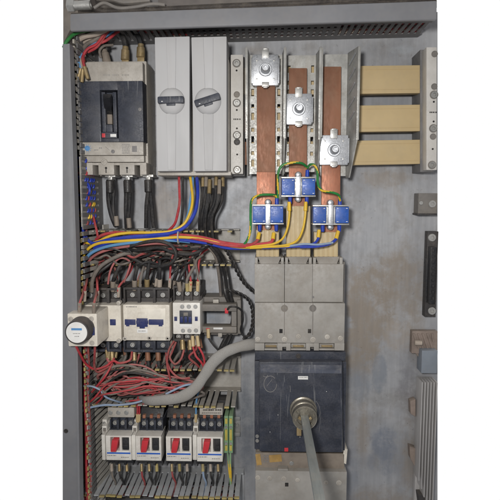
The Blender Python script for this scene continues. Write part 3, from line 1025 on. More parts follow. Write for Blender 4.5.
# ------------------------------------------------------------------ blue current transformers
def ctrans(px, py, w, label):
    t = thing('current_transformer', label, 'transformer', at(px, py, 66), 'blue current transformers on the vertical bars')
    d = 92
    hw = w / 2
    mb = MB()
    mb.pbox(px - hw, py - 10, px + hw, py - 8.6, 66, d + 1.5, .5)
    mb.pbox(px - hw, py + 8.6, px + hw, py + 10, 66, d + 1.5, .5)
    mb.pbox(px - hw + .6, py - 8.6, px + hw - .6, py + 8.6, 66, d - 5, .3)
    part(mb, 'frame', M['steel'], t)
    for s in (-1, 1):
        mb = MB()
        cx = px + s * (hw - 7)
        mb.pbox(cx - 6.4, py - 8.2, cx + 6.4, py + 8.2, 68, d + 2.5, 1)
        blk = part(mb, 'coil_block', M['blue_t'], t)
        mb = MB()
        for sy in (-1, 1):
            for sx in (-1, 1):
                mb.pbox(cx + sx * 4.6 - .8, py + sy * 6.6 - .3, cx + sx * 4.6 + .8, py + sy * 6.6 + .3, d + 2, d + 2.9, 0)
        part(mb, 'crimp_mark', M['paper'], blk)
    mb = MB()
    mb.pbox(px - 2.4, py - 10.4, px + 2.4, py + 10.4, 68, d + 4, .6)
    part(mb, 'centre_strap', M['zinc'], t)
    for s in (-1, 1):
        x, h = xh(px, py + s * 12.2, d - 12)
        mb = MB()
        mb.lathe(x, h, 64, [(5.2, 0), (5.2, 10), (4.2, 13), (2, 14), (0, 14)], 20)
        part(mb, 'bolt', M['zinc'], t)
    for dx, s in ((-8.3, 1), (8.3, 1), (8.8, -1)):
        p = at(px + dx, py + s * 10, d - 8)
        mb = MB()
        mb.cyl(p, p + Vector((0, -s * 10.5, 0)), 3.2, 2.7, 14, .7)
        part(mb, 'terminal_sleeve', M['sleeve'], t)
    return t
ctrans(268, 214.5, 31.6, 'blue current transformer on the left vertical bar')
ctrans(298.5, 186.8, 34.5, 'blue current transformer on the middle vertical bar, highest of the three')
ctrans(331, 215, 36.5, 'blue current transformer on the right vertical bar, nearest the bare plate')

# ------------------------------------------------------------------ large breaker with handle shaft
gb = thing('main_breaker', 'large dark faced breaker with grey covers and a projecting handle shaft', 'circuit breaker', at(300, 390, 0))
mb = MB()
x0, x1 = at(257, 380, 70).x, at(343, 380, 70).x
mb.box(x0, x1, at(300, 520, 70).y, at(300, 262, 70).y, 1, 68, 1)
part(mb, 'base_housing', M['dimgrey'], gb)
segs = ((254.6, 284.2), (284.8, 312.2), (312.8, 343.0))
mb = MB()
for a, b in segs:
    mb.pbox(a, 264, b, 302.2, 30, 82, .7)
    mb.pbox(a + .4, 257.5, a + 3.2, 266, 30, 80, .6)
    mb.pbox(b - 3.2, 257.5, b - .4, 266, 30, 80, .6)
    # scooped throat for the bar
    A0, A1, B0, B1 = at(a + 3, 257, 74), at(b - 3, 257, 74), at(a + 6, 264.4, 81), at(b - 6, 264.4, 81)
    mb.hexa([(B0.x, B0.y, 40), (B1.x, B1.y, 40), (A1.x, A1.y, 40), (A0.x, A0.y, 40), (B0.x, B0.y, 79), (B1.x, B1.y, 79), (A1.x, A1.y, 71), (A0.x, A0.y, 71)], .4)
uc = part(mb, 'upper_terminal_cover', M['cover_grey'], gb)
# lower half of the terminal cover, with half-moon pockets along its bottom edge
mb = MB()
mb.pbox(254.8, 302.8, 344.3, 343.5, 40, 86, .9)
cuts = [254.8, 264.4, 277.4, 282.4, 286.2, 290.6, 306, 310.2, 314, 319, 334.6, 344.3]
for i, (a, b) in enumerate(zip(cuts, cuts[1:])):
    if i in (1, 5, 9):
        mb.pbox(a, 343.4, b, 350.5, 40, 74, 0)
        mb.pbox(a + .2, 348.6, b - .2, 350.4, 50, 83, .4)
    elif i in (3, 7):
        mb.pbox(a - .1, 343.4, b + .1, 347, 40, 85.6, .3)
    else:
        mb.pbox(a, 343.2, b, 350.6, 40, 85.8, .5)
part(mb, 'screw_cover', M['cover_grey'], gb)
for px in (271, 298.3, 327):
    mb = MB()
    mb.pbox(px - 5.5, 345.4, px + 5.5, 347.2, 72, 77, .6)
    part(mb, 'contact_blade', M['brass'], gb)
mb = MB()
for px in (284.4, 312.8):
    mb.pbox(px - .25, 303.5, px + .25, 335, 85, 86.15, 0)
part(mb, 'cover_seam', M['dimgrey'], gb)
for px in (284.4, 312.8):
    x, h = xh(px, 308.3, 86)
    part(MB().lathe(x, h, 85.8, [(5.4, 0), (5.4, .7), (4.4, .7), (4.0, .25), (0, .25)], 24), 'cover_plug', M['dimgrey'], gb)
for px in (281, 309.5):
    part(MB().pbox(px - 1.6, 329, px + 1.6, 333.2, 84, 86.25, .1), 'indicator_window', M['hole'], gb)
for px, py, r in ((270.2, 336.4, 4), (298.4, 336.5, 4), (327.2, 336.9, 4), (257.8, 339.2, 4), (284.4, 339.4, 4.4), (312.9, 339.6, 4.4), (340.4, 338.2, 4)):
    x, h = xh(px, py, 86)
    part(MB().screw(x, h, 85.8, r, 1.2), 'screw', M['light_grey'], gb)
x, h = xh(313, 297, 82)
part(MB().screw(x, h, 82, 1.8, 1), 'screw', M['ink'], gb)
# dark front
mb = MB()
mb.pbox(255, 351.2, 345.6, 361, 40, 84, 1)
mb.pbox(254.6, 361, 344.8, 450.6, 40, 78, 1)
part(mb, 'side_frame', M['navy'], gb)
mb = MB()
a0, a1, b0, b1 = at(259, 362, 98), at(342.6, 362, 98), at(259.4, 451.6, 98), at(342.8, 452.6, 98)
mb.hexa([(v.x, v.y, 60) for v in (b0, b1, a1, a0)] + [(v.x, v.y, 98) for v in (b0, b1, a1, a0)], 1.8)
ff = part(mb, 'front_face', M['navy'], gb)
mb = MB()
mb.pbox(260.5, 364.5, 341.5, 373.6, 96, 98.9, .4)
part(mb, 'scuffed_band', mat('scuffed_navy_plastic', (74, 78, 90), .6, var=.3, dust=.5, scale=60, scratch=.5, stretch=(.25, 1, 1), dustc=lin((132, 130, 130))), gb)
part(MB().pbox(298, 376.2, 308, 379.6, 97, 98.6, .1), 'rating_sticker', M['paper'], gb)
mb = MB()
dashes(mb, 299, 377.4, 307.5, 98.6, .35, 3)
part(mb, 'printed_marking', M['ink'], gb)
mb = MB()
ring = [at(270.3 + 6.4 * math.cos(a), 384 + 8.0 * math.sin(a), 98.0) for a in [k * 2 * math.pi / 16 for k in range(15)]]
mb.tube(ring, .5, 6)
mb.tube([at(267, 386, 98), at(270, 382, 98), at(272, 379.5, 98)], .35, 6)
mb.tube([at(263, 376, 98), at(266, 377, 98), at(268, 375, 98)], .4, 6)
mb.tube([at(290, 385.5, 98), at(290.4, 389, 98), at(290.2, 392, 98)], .4, 6)
mb.tube([at(316, 401, 98), at(319, 406, 98), at(320, 413, 98), at(318, 420, 98)], .3, 6)
part(mb, 'chalk_mark', M['ink'], gb)
mb = MB()
for px, py in ((278, 415), (270, 432), (326.5, 391.5), (300, 437)):
    x, h = xh(px, py, 98)
    mb.lathe(x, h, 97.9, [(.65, 0), (.5, .25), (0, .3)], 8)
part(mb, 'paint_speck', M['paper'], gb)
x, h = xh(298.4, 356, 84)
part(MB().screw(x, h, 83.8, 4, 1.5), 'screw', M['soot'], gb)
part(MB().pbox(284.4, 448, 288.2, 451.6, 97, 99, .2), 'red_tab', M['redknob'], gb)
# strip and cover beneath the face
mb = MB()
mb.pbox(255.6, 452.5, 344.2, 473, 40, 74, .8)
part(mb, 'lower_strip', M['strip_brown'], gb)
mb = MB()
mb.rbox(*xh(258.5, 459.6, 74.5), 8, 19, 8, 73.9, 74.6, 0)
mb.rbox(*xh(275.5, 458.4, 74.5), 20, 12, 6, 73.9, 74.7, 0)
part(mb, 'amber_label', M['tape'], gb)
mb = MB()
for i in range(3):
    for j in range(2):
        mb.rbox(*xh(264.6 + j * 2.8, 456 + i * 2.8, 74.5), 2.2, 2.4, 6, 73.9, 74.5, 0)
part(mb, 'printed_marking', M['ink'], gb)
x, h = xh(291.5, 463.2, 74)
part(MB().screw(x, h, 73.8, 3.6, 1.6), 'screw', M['steel'], gb)
for px in (257.2,):
    for py in (438.5, 443):
        x, h = xh(px, py, 86)
        part(MB().screw(x, h, 77.8, 3, 1.6), 'screw', M['steel'], gb)
mb = MB()
mb.pbox(255.4, 470.5, 346, 520, 40, 84, 1)
mb.pbox(278, 468.8, 288, 471, 60, 84.5, .5)
part(mb, 'lower_terminal_cover', M['cover_grey'], gb)
for px, py, r in ((257.8, 477.6, 4.2), (269.6, 478.2, 3.8), (283.8, 478.8, 4.4), (297.6, 480, 3.8), (326, 482.6, 3.8), (338.8, 482.8, 4.6)):
    x, h = xh(px, py, 84)
    part(MB().screw(x, h, 83.8, r, 1.1), 'screw', M['light_grey'], gb)
part(MB().pbox(285, 482.8, 288.4, 486.6, 82, 84.3, .1), 'indicator_window', M['hole'], gb)
mb = MB()
v = [at(343.2, 448, 74), at(347.6, 449.5, 74), at(346.2, 464.4, 74), at(343.4, 463, 74)]
mb.prism([(p.x, p.y) for p in v], 50, 74, .5)
part(mb, 'cream_clip', M['cream'], gb)
# bushing and shaft
B = at(303.2, 409.5, 98)
mb = MB()
mb.lathe(B.x, B.y, 97.5, [(21, 0), (21, 3), (19.5, 4), (18, 4.2), (18, 8), (19.4, 9), (19.4, 17), (18.6, 18), (17.4, 18.4), (17.4, 21), (18.6, 22), (18.6, 32), (17, 33.4), (11.5, 33.6), (11.2, 31), (0, 31)], 40)
bs = part(mb, 'bushing', M['bushing'], gb)
mb = MB()
mb.pbox(296.8, 428, 301.4, 436, 112, 122, .8)
part(mb, 'locking_tab', M['brass'], bs)
mb = MB()
for k in range(6):
    a = k * math.pi / 3 + .3
    mb.lathe(B.x + 14 * math.cos(a), B.y + 14 * math.sin(a), 131, [(2, 0), (2, 1.4), (0, 1.6)], 10)
part(mb, 'set_screw', M['bushing'], bs)
mb = MB()
cx, ch = B.x, B.y - 1
mb.rbox(cx, ch, 11.5, 11.5, 6, 127, 345, 1.0)
part(mb, 'handle_shaft', M['shaft'], gb)
mb = MB()
for s in (-1, 1):
    mb.cyl((cx + s * 5.5, ch + 1, 133), (cx + s * 9.5, ch + 4, 133), 2.4, 2.4, 10, .4)
part(mb, 'cotter_pin', M['brass'], gb)

# ------------------------------------------------------------------ rails carrying the small devices
def din(label, px0, px1, py):
    t = thing('mounting_rail', label, 'mounting rail', at((px0 + px1) / 2, py, 0), 'steel mounting rails')
    a, b = at(px0, py, 10), at(px1, py, 10)
    mb = MB()
    mb.box(a.x, b.x, a.y - 17.5, a.y - 12, 8, 10, .3)
    mb.box(a.x, b.x, a.y + 12, a.y + 17.5, 8, 10, .3)
    mb.box(a.x, b.x, a.y - 12.5, a.y + 12.5, 1, 3, .3)
    mb.box(a.x, b.x, a.y - 13, a.y - 11.5, 1, 9.5, .3)
    mb.box(a.x, b.x, a.y + 11.5, a.y + 13, 1, 9.5, .3)
    part(mb, 'profile', M['steel'], t)
    mb = MB()
    for px in (px1 - 3.5,):
        x, h = xh(px, py, 3)
        mb.screw(x, h, 3, 4, 2)
    part(mb, 'screw', M['steel'], t)
    return t
din('steel mounting rail whose end shows right of the green terminals', 100, 240, 425)
din('steel mounting rail behind the contactors', 92, 205, 315)

# ------------------------------------------------------------------ contactors
def contactor(label, pa, pb, yt, ya, yb, ye, d, n, body='cream'):
    t = thing('contactor', label, 'contactor', at((pa + pb) / 2, (ya + yb) / 2, 10), 'contactors in a row on the middle rail')
    mb = MB()
    A, Bq = at(pa, ya, d), at(pb, yb, d)
    mb.box(A.x + .6, Bq.x - .6, Bq.y - 6, A.y + 6, 10, d - 22, .8)
    part(mb, 'base', M['soot'], t)
    mb = MB()
    mb.pbox(pa, ya, pb, yb, 40, d, 1.4)
    fr = part(mb, 'front_cover', M[body], t)
    for (y0, y1, up) in ((yt, ya, True), (yb, ye, False)):
        mb = MB()
        dd = d - 14
        a = at(pa + .4, y0, dd)
        b = at(pb - .4, y1, dd)
        w = (b.x - a.x) / n
        m_ = 'soot' if up else ('navy' if n > 2 and body == 'cream' else 'soot')
        # terminal wells: walls between poles, floor behind
        mb.box(a.x, b.x, b.y, a.y, 12, dd - 12, .5)
        for k in range(n + 1):
            xk = a.x + k * w
            mb.box(max(a.x, xk - 2.2), min(b.x, xk + 2.2), b.y, a.y, dd - 13, dd, .5)
        mb.box(a.x + .2, b.x - .2, (b.y if not up else a.y - 3.6), (a.y if up else b.y + 3.6), dd - 13, dd - .6, .4)
        part(mb, 'terminal_block', M[m_], t)
        for k in range(n):
            part(MB().screw(a.x + (k + .5) * w, (a.y + b.y) / 2, dd - 12.2, min(4.2, w * .3), 4), 'terminal_screw', M['steel'], t)
    return t, fr
c1, f1 = contactor('cream contactor carrying the round timer module', 81, 121.6, 288, 305, 341.5, 352, 96, 3)
part(MB().pbox(109.8, 319.4, 115.6, 325.4, 94, 97.4, .5), 'indicator', M['marine'], c1)
c2, f2 = contactor('large cream contactor in the middle with blue indicators', 122.8, 170, 287.5, 304.5, 340.8, 352.6, 98, 3)
mb = MB()
mb.pbox(124.6, 319.4, 135.6, 325, 96, 99.4, .4)
mb.pbox(136.4, 318.4, 147.6, 327, 96, 100, .5)
mb.pbox(148.6, 319.4, 163.4, 325, 96, 99.4, .4)
mb.pbox(136.0, 320.6, 139, 324, 96, 100.6, .4)
mb.pbox(145, 320.6, 148.2, 324, 96, 100.6, .4)
mb.pbox(139.4, 325.6, 144.8, 328.6, 96, 99.8, .4)
mb.pbox(126, 324.6, 129.4, 326.4, 96, 99.2, .3)
mb.pbox(158.6, 324.6, 162.4, 326.4, 96, 99.2, .3)
part(mb, 'indicator', M['marine'], c2)
mb = MB()
mb.pbox(127, 308, 166, 337.4, 97, 98.8, .8)
part(mb, 'raised_panel', M['cream'], c2)
mb = MB()
mb.pbox(137.4, 312.6, 147, 317.6, 98, 99.6, .5)
part(mb, 'latch', M['cream'], c2)
mb = MB()
mb.pbox(137, 329, 147.6, 333, 98, 99.5, .2)
part(mb, 'rating_sticker', M['paper'], c2)
mb = MB()
dashes(mb, 126, 306.8, 137, 98.2, .5, 8)
dashes(mb, 138.5, 331, 146, 99.6, .4, 9)
part(mb, 'printed_marking', M['ink'], c2)
for t, sp in ((c2, ((124.8, 338.6), (167.6, 338.4), (149.4, 338))), (c1, ((118.6, 341), (118.6, 303)))):
    for px, py in sp:
        x, h = xh(px, py, 98)
        part(MB().lathe(x, h, 90, [(3.4, 0), (3.4, 8.6), (2.4, 9.2), (1.5, 9.2), (1.2, 8), (0, 8)], 16), 'corner_post', M['light_grey'], t)
c3, f3 = contactor('small white contactor with dark blue centre window', 172.6, 200.4, 286, 302.6, 334.4, 341.6, 92, 3, 'white')
mb = MB()
mb.pbox(179.4, 310.6, 192, 324, 88, 93, .4)
part(mb, 'centre_window', M['navy'], c3)
mb = MB()
for px in (181.6, 185.8, 190):
    mb.pbox(px - 1.5, 316.8, px + 1.3, 322.6, 92, 95, .4)
mb.pbox(174.2, 316.8, 177, 321, 90, 93.6, .3)
mb.pbox(194.8, 316.8, 197.6, 321, 90, 93.6, .3)
part(mb, 'indicator', M['marine'], c3)
mb = MB()
mb.pbox(180, 324.2, 191.8, 327.6, 90, 93.2, .2)
part(mb, 'rating_sticker', M['paper'], c3)
mb = MB()
mb.pbox(183.4, 312.6, 188, 316, 92, 94.5, .4)
part(mb, 'latch', M['dimgrey'], c3)
for px, py in ((182.2, 306.6), (188.8, 306.6), (195.4, 306.6), (183, 330.6), (189.4, 330.6), (196, 330.4)):
    x, h = xh(px, py, 92)
    part(MB().screw(x, h, 91.8, 3.3, 1.4), 'terminal_screw', M['steel'], c3)

# timer module on the first contactor
tm = thing('timer_module', 'white faced round dial timer module clipped on the left contactor', 'timer', at(88, 330, 97))
mb = MB()
mb.pbox(67.2, 313.6, 97.6, 346.6, 97.2, 150, 1.6)
part(mb, 'body', M['cream'], tm)
mb = MB()
A = at(97.8, 330, 120)
for k in range(4):
    y_ = at(0, 317 + k * 7.4, 130).y
    mb.box(A.x + 3.4 - 3, A.x + 5.0, y_ - 5, y_, 104, 146, .3)
part(mb, 'side_rib', M['light_grey'], tm)
mb = MB()
mb.pbox(88.5, 327.6, 94.4, 335.4, 146, 152.5, .6)
part(mb, 'indicator', M['marine'], tm)
mb = MB()
x, h = xh(76.5, 332.6, 172)
mb.lathe(x, h, 148, [(18.4, 0), (18.4, 3), (17.4, 4), (17.4, 21), (16.6, 23.6), (15.2, 24), (14.8, 23.2), (0, 23.2)], 40)
dl = part(mb, 'dial', M['soot'], tm)
mb = MB()
mb.lathe(x, h, 170.8, [(14.9, 0), (14.9, .8), (0, .8)], 40)
df = part(mb, 'dial_face', M['paper'], dl)
mb = MB()
mb.pbox(71.2, 328.2, 81.8, 330.4, 171, 171.9, 0)
part(mb, 'blue_logo_bar', M['dial_blue'], dl)
mb = MB()
dashes(mb, 73, 333.6, 80, 171.6, .35, 3)
dashes(mb, 74.5, 336.4, 79, 171.6, .35, 4)
part(mb, 'printed_marking', M['ink'], dl)
for px, py in ((70.6, 319), (91.4, 318.8), (92, 343)):
    x, h = xh(px, py, 150)
    part(MB().screw(x, h, 149.8, 3.6, 1.4), 'screw', M['light_grey'], tm)

# empty grey relay frame to the right
rf = thing('overload_relay', 'empty grey relay frame with open window beside the small contactor', 'relay frame', at(222, 316, 1))
mb = MB()
mb.pbox(201.6, 304.4, 236.6, 311.4, 40, 62, .8)
mb.pbox(201.6, 326.6, 236.6, 333, 40, 62, .8)
mb.pbox(231.4, 311.6, 236.6, 326.4, 40, 62, .8)
mb.pbox(200.8, 311.6, 202.6, 326.4, 40, 62, .3)
part(mb, 'front_frame', M['dimgrey'], rf)
mb = MB()
mb.pbox(204, 297, 240.5, 305, 1, 40, 1)
mb.pbox(236.6, 300, 241, 334, 1, 44, 1)
mb.pbox(204, 330, 238, 335, 1, 44, 1)
part(mb, 'body', M['dimgrey'], rf)
mb = MB()
mb.pbox(218, 333, 222, 337, 30, 50, .5)
mb.pbox(213, 299.6, 218.6, 303, 40, 50, .5)
part(mb, 'latch', M['light_grey'], rf)
part(MB().pbox(224.8, 308.4, 228.2, 313.6, 58, 65, .5), 'red_tag', M['redknob'], rf)
part(MB().pbox(206.2, 328.2, 209.6, 330.4, 60, 62.8, .2), 'red_tag', M['redknob'], rf)
part(MB().pbox(213.4, 327.6, 222.6, 329.4, 60, 62.5, .1), 'sticker', M['paper'], rf)

# ------------------------------------------------------------------ motor starters
def starter():
    t = thing('motor_starter', 'white motor starter with red knob, far left of the row, under a white connector', 'motor starter', at(118, 445, 10), 'white motor starters on the lower rail')
    d = 88
    mb = MB()
    mb.pbox(107, 431, 134, 463, 10, 66, .8)
    part(mb, 'base', M['black'], t)
    mb = MB()
    a, b = at(110, 419.4, 66), at(134, 431.4, 66)
    mb.box(a.x, b.x, b.y, a.y, 12, 58, .6)
    w = (b.x - a.x) / 3
    for k in range(4):
        mb.box(max(a.x, a.x + k * w - 1.8), min(b.x, a.x + k * w + 1.8), b.y, a.y, 57, 68, .4)
    mb.box(a.x + .2, b.x - .2, b.y, b.y + 4, 57, 67.6, .4)
    tb = part(mb, 'terminal_block', M['navy'], t)
    for k in range(3):
        part(MB().screw(a.x + (k + .5) * w, (a.y + b.y) / 2 + 2, 58, 4.0, 4), 'terminal_screw', M['steel'], t)
    mb = MB()
    p = [at(107.6, 435.8, d), at(131.4, 435.8, d), at(133.6, 431.4, 70), at(109.6, 431.4, 70)]
    hb_ = p[0].y
    mb.hexa([(p[0].x, hb_, 60), (p[1].x, hb_, 60), (p[2].x, p[2].y, 60), (p[3].x, p[3].y, 60), (p[0].x, hb_, d), (p[1].x, hb_, d), (p[2].x, p[2].y, 68), (p[3].x, p[3].y, 68)], .5)
    part(mb, 'sloped_top', M['slate'], t)
    mb = MB()
    # white face built round the two control wells
    xs = [at(px, 445, d).x for px in (105.8, 110.4, 119.6, 121.8, 129.0, 131.2)]
    hs = [at(118, py, d).y for py in (435.8, 437.4, 450.6, 460.2)]
    mb.box(xs[0], xs[1], hs[3], hs[0], 50, d, .7)
    mb.box(xs[4], xs[5], hs[3], hs[0], 50, d, .7)
    mb.box(xs[1] - .8, xs[4] + .8, hs[1], hs[0], 50, d - .2, .4)
    mb.box(xs[1] - .8, xs[4] + .8, hs[3], hs[2], 50, d - .1, .5)
    mb.box(xs[2], xs[3], hs[2], hs[1], 50, d - .3, .3)
    mb.box(xs[1], xs[4], hs[2], hs[1], 50, 74, 0)
    part(mb, 'front_cover', M['white'], t)
    mb = MB()
    v = [(at(111.6, 450, d), 0), (at(117.2, 450, d), 0), (at(119.4, 438.2, d), 0), (at(113, 438.2, d), 0)]
    mb.hexa([(q.x, q.y, 74) for q, _ in v] + [(q.x, q.y, 95) for q, _ in v], 1.4)
    part(mb, 'red_knob', M['redknob'], t)
    mb = MB()
    mb.pbox(122.4, 438, 128.6, 449.8, 72, 89, .6)
    mb.pbox(123.2, 445, 127.8, 448.8, 80, 91, .8)
    part(mb, 'black_button', M['black'], t)
    mb = MB()
    a, b = at(107, 452.2, d), at(130.4, 454.0, d)
    mb.box(a.x, b.x, b.y, a.y, d - .5, d + .2, 0)
    part(mb, 'blue_stripe', M['stripe'], t)
    mb = MB()
    dashes(mb, 107.5, 455.6, 116, d, .4, 5)
    dashes(mb, 121, 457.4, 129, d, .4, 6)
    part(mb, 'printed_marking', M['ink'], t)
    mb = MB()
    a, b = at(107, 460.4, 78), at(133, 466.4, 78)
    mb.box(a.x, b.x, b.y, a.y, 12, 62, .6)
    w = (b.x - a.x) / 3
    for k in range(4):
        mb.box(max(a.x, a.x + k * w - 2), min(b.x, a.x + k * w + 2), b.y, a.y, 61, 74, .4)
    mb.box(a.x + .2, b.x - .2, a.y - 3, a.y, 61, 76, .4)
    part(mb, 'lower_terminal_block', M['black'], t)
    return t
s0 = starter()
base0 = ORG[s0.name]
for dpx, lab in ((29.9, 'white motor starter with red knob, second from the left in the row'), (60.2, 'white motor starter with red knob, third from the left in the row'), (91.2, 'white motor starter with red knob beside the green terminals')):
    dx = at(118 + dpx, 445, 88).x - at(118, 445, 88).x
    copy_tree(s0, base0 + Vector((dx, 0, 0)), lab)
def aux(px, label):
    t = thing('auxiliary_contact', label, 'auxiliary contact', at(px + 3, 442, 10), 'slim white auxiliary contacts between the starters')
    mb = MB()
    mb.pbox(px, 435, px + 4.2, 460, 12, 84, .6)
    mb.pbox(px + .6, 426, px + 5.4, 436, 12, 72, .6)
    mb.pbox(px + .9, 419.5, px + 5.6, 428, 12, 62, .6)
    part(mb, 'body', M['white'], t)
    x, h = xh(px + 3, 423, 62)
    part(MB().screw(x, h, 62, 2.6, 1.2), 'screw', M['steel'], t)
    x, h = xh(px + 2.8, 429, 72)
    part(MB().pbox(px + 1.6, 428, px + 4.6, 431.5, 70, 72.6, 0), 'test_slot', M['dimgrey'], t)
    return t
aux(101.4, 'slim white auxiliary contact on the far left of the starter row')
aux(131.6, 'slim white auxiliary contact between the first and second starters')
aux(192.6, 'slim white auxiliary contact between the third and fourth starters')
# white connector and label block above
wc = thing('connector_block', 'small white three screw connector above the first starter', 'connector', at(121, 412, 30))
mb = MB()
mb.pbox(107.6, 407.4, 134.2, 417.6, 30, 74, 1.2)
v = [at(108.4, 407.6, 74), at(133.6, 407.6, 74), at(136.4, 402.6, 60), at(111, 402.6, 60)]
mb.hexa([(q.x, q.y, 34) for q in v] + [(v[0].x, v[0].y, 73), (v[1].x, v[1].y, 73), (v[2].x, v[2].y, 60), (v[3].x, v[3].y, 60)], .6)
part(mb, 'body', M['light_grey'], wc)
for px in (110.6, 118.4, 126.4):
    x, h = xh(px, 412.6, 74)
    part(MB().screw(x, h, 73.9, 3.6, 1.4), 'terminal_screw', M['steel'], wc)
cb = thing('comb_busbar', 'black comb busbar with copper teeth feeding the starters', 'busbar', at(175, 412, 30))
mb = MB()
for a, b, y0 in ((139.4, 164, 402), (166.2, 195.4, 404), (197.2, 224, 405)):
    v = [at(a, 418, 64), at(b - 1.5, 418, 64), at(b + 1.5, y0, 50), at(a + 2, y0, 50)]
    mb.hexa([(q.x, q.y, 20) for q in v] + [(v[0].x, v[0].y, 62), (v[1].x, v[1].y, 62), (v[2].x, v[2].y, 48), (v[3].x, v[3].y, 48)], .8)
mb.pbox(136, 399.5, 228, 405.5, 20, 46, .8)
part(mb, 'insulated_bar', M['black'], cb)
for a in (140, 170.4, 200.4):
    for k in range(3):
        px = a + 4 + k * 7.2
        mb = MB()
        mb.pbox(px - 1.5, 415.2, px + 1.5, 418.4, 40, 65, .5)
        part(mb, 'copper_tooth', M['copper_new'], cb)
nb = thing('label_block', 'white printed label block above the last starter', 'label', at(211, 411, 60))
part(MB().pbox(199.6, 407.8, 222.6, 415.2, 48, 70, .7), 'body', M['light_grey'], nb)
mb = MB()
dashes(mb, 203, 410, 214, 70, .8, 3)
dashes(mb, 215, 410, 221.5, 70, .8, 4)
dashes(mb, 202, 413, 221, 70, .35, 6)
part(mb, 'printed_marking', M['hole'], nb)
# green and yellow earth terminals
def earth_term(px, label, first):
    t = thing('earth_terminal', label, 'terminal', at(px, 435, 10), 'green and yellow earth terminals')
    mb = MB()
    v = [at(px - 1.6, 453, 60), at(px + 2.4, 453, 60), at(px + 2.4, 416, 60), at(px - 1.6, 416, 60)]
    mb.hexa([(q.x, q.y, 10) for q in v] + [(q.x, q.y, 60) for q in v], .6)
    part(mb, 'green_body', M['greenterm'], t)
    mb = MB()
    for y0, y1 in ((419, 424), (430, 440.5), (446, 451)):
        mb.pbox(px - .9, y0, px + 1.6, y1, 55, 63, .5)
    part(mb, 'yellow_clip', M['yellowterm'], t)
    for py in (427, 443.5):
        x, h = xh(px + .4, py, 60)
        part(MB().screw(x, h, 60, 2.3, 1.5), 'terminal_screw', M['steel'], t)
earth_term(225.8, 'green and yellow earth terminal next to the last starter', True)
earth_term(230.4, 'green and yellow earth terminal nearest the bare rail end', False)

# ------------------------------------------------------------------ things along the right edge
t = thing('relay_socket', 'small grey block with one screw at the right plate edge', 'relay', at(428, 204, 0))
part(MB().pbox(418.6, 193.2, 437, 214.2, 1, 26, 1), 'body', M['dimgrey'], t)
part(MB().pbox(417.6, 213.4, 437, 215.2, 1, 30, .4), 'base_edge', M['soot'], t)
x, h = xh(432, 204, 26)
part(MB().screw(x, h, 26, 6, 2.5), 'screw', M['steel'], t)
x, h = xh(421, 203, 26)
part(MB().screw(x, h, 26, 3.2, 1.5), 'screw', M['steel'], t)
t = thing('drive_unit', 'black drive unit edge with two silver screws at the right', 'drive', at(432, 274, 0))
mb = MB()
mb.pbox(427.6, 231.4, 435.4, 317, 1, 16, 1)
part(mb, 'mounting_edge', M['soot'], t)
mb = MB()
mb.pbox(431, 247, 434.6, 304, 16, 30, 1)
for k in range(9):
    mb.pbox(432.4, 249 + k * 6, 434.4, 252 + k * 6, 30, 33, .6)
part(mb, 'housing', M['black'], t)
mb = MB()
mb.pbox(426.6, 258, 428.2, 302, 4, 18, .4)
part(mb, 'side_lip', M['black'], t)
for px, py in ((431.8, 237.6), (431.6, 310.8)):
    x, h = xh(px, py, 16)
    part(MB().screw(x, h, 16, 6.4, 2.5), 'screw', M['steel'], t)
t = thing('vent_bracket', 'dusty brown vented bracket with slanted slots above the heatsink', 'bracket', at(425, 345, 0))
mb = MB()
A, Bq = at(412.6, 331.4, 16), at(437, 362, 16)
mb.box(A.x, Bq.x, at(0, 350, 16).y, A.y, 1, 14, .8)
for k in range(7):
    a = at(411 + k * 4.6, 333.5, 16)
    b = at(419 + k * 4.6, 349, 16)
    if b.x > Bq.x - 1: 
        b = a.lerp(b, .55)
    if b.x > Bq.x - 1: continue
    mb.hexa([(a.x + 3, a.y, 13), (a.x + 6.4, a.y, 13), (b.x + 1.4, b.y, 13), (b.x - 2, b.y, 13), (a.x + 3, a.y, 16.2), (a.x + 6.4, a.y, 16.2), (b.x + 1.4, b.y, 16.2), (b.x - 2, b.y, 16.2)], .3)
part(mb, 'vent_plate', M['browndust'], t)
mb = MB()
v = [at(412.6, 350, 16), at(422, 350, 16), at(422, 361, 16)]
mb.prism([(p.x, p.y) for p in v], 2, 12, .5)
part(mb, 'gusset', M['browndust'], t)
p = at(417.6, 342, 16)
part(MB().cyl(p + Vector((-6, 0, 4)), p + Vector((6, 0, 6)), 4.6, 4.2, 14, .8), 'bolt', M['beige'], t)
t = thing('heatsink_unit', 'blue grey drive with tall finned aluminium heatsink at lower right', 'heatsink', at(428, 440, 0))
part(MB().pbox(422, 350.6, 437, 373.4, 4, 30, 1), 'housing', M['bluegrey'], t)
mb = MB()
x0, x1 = at(419.4, 440, 36).x, at(437, 440, 36).x
hT, hB = at(428, 382.5, 36).y, at(428, 520, 36).y
mb.box(x0 + 2, x1, hB, hT - 2, 2, 14, .5)
n = 6
w = (x1 - x0) / n
for k in range(n):
    yb_ = at(0, 474 + k * 8, 36).y if k < 4 else hB
    mb.hexa([(x0 + k * w, yb_, 8), (x0 + k * w + w * .62, yb_, 8), (x0 + k * w + w * .62, hT, 8), (x0 + k * w, hT, 8),
             (x0 + k * w + 1, yb_, 36), (x0 + k * w + w * .55, yb_, 36), (x0 + k * w + w * .55, hT, 36), (x0 + k * w + 1, hT, 36)], .5)
part(mb, 'fins', M['heatsink'], t)
mb = MB()
v = [at(410, 447, 16), at(416, 449, 16), at(416.6, 470, 16), at(410.6, 459, 16)]
mb.prism([(p.x, p.y) for p in v], 1, 14, .6)
part(mb, 'clip', M['browndust'], t)
mb = MB()
v = [at(413, 405, 30), at(418.5, 403, 30), at(418.5, 421, 30), at(413.5, 418, 30)]
mb.prism([(p.x, p.y) for p in v], 1, 14, .6)
part(mb, 'clip', M['browndust'], t)
mb = MB()
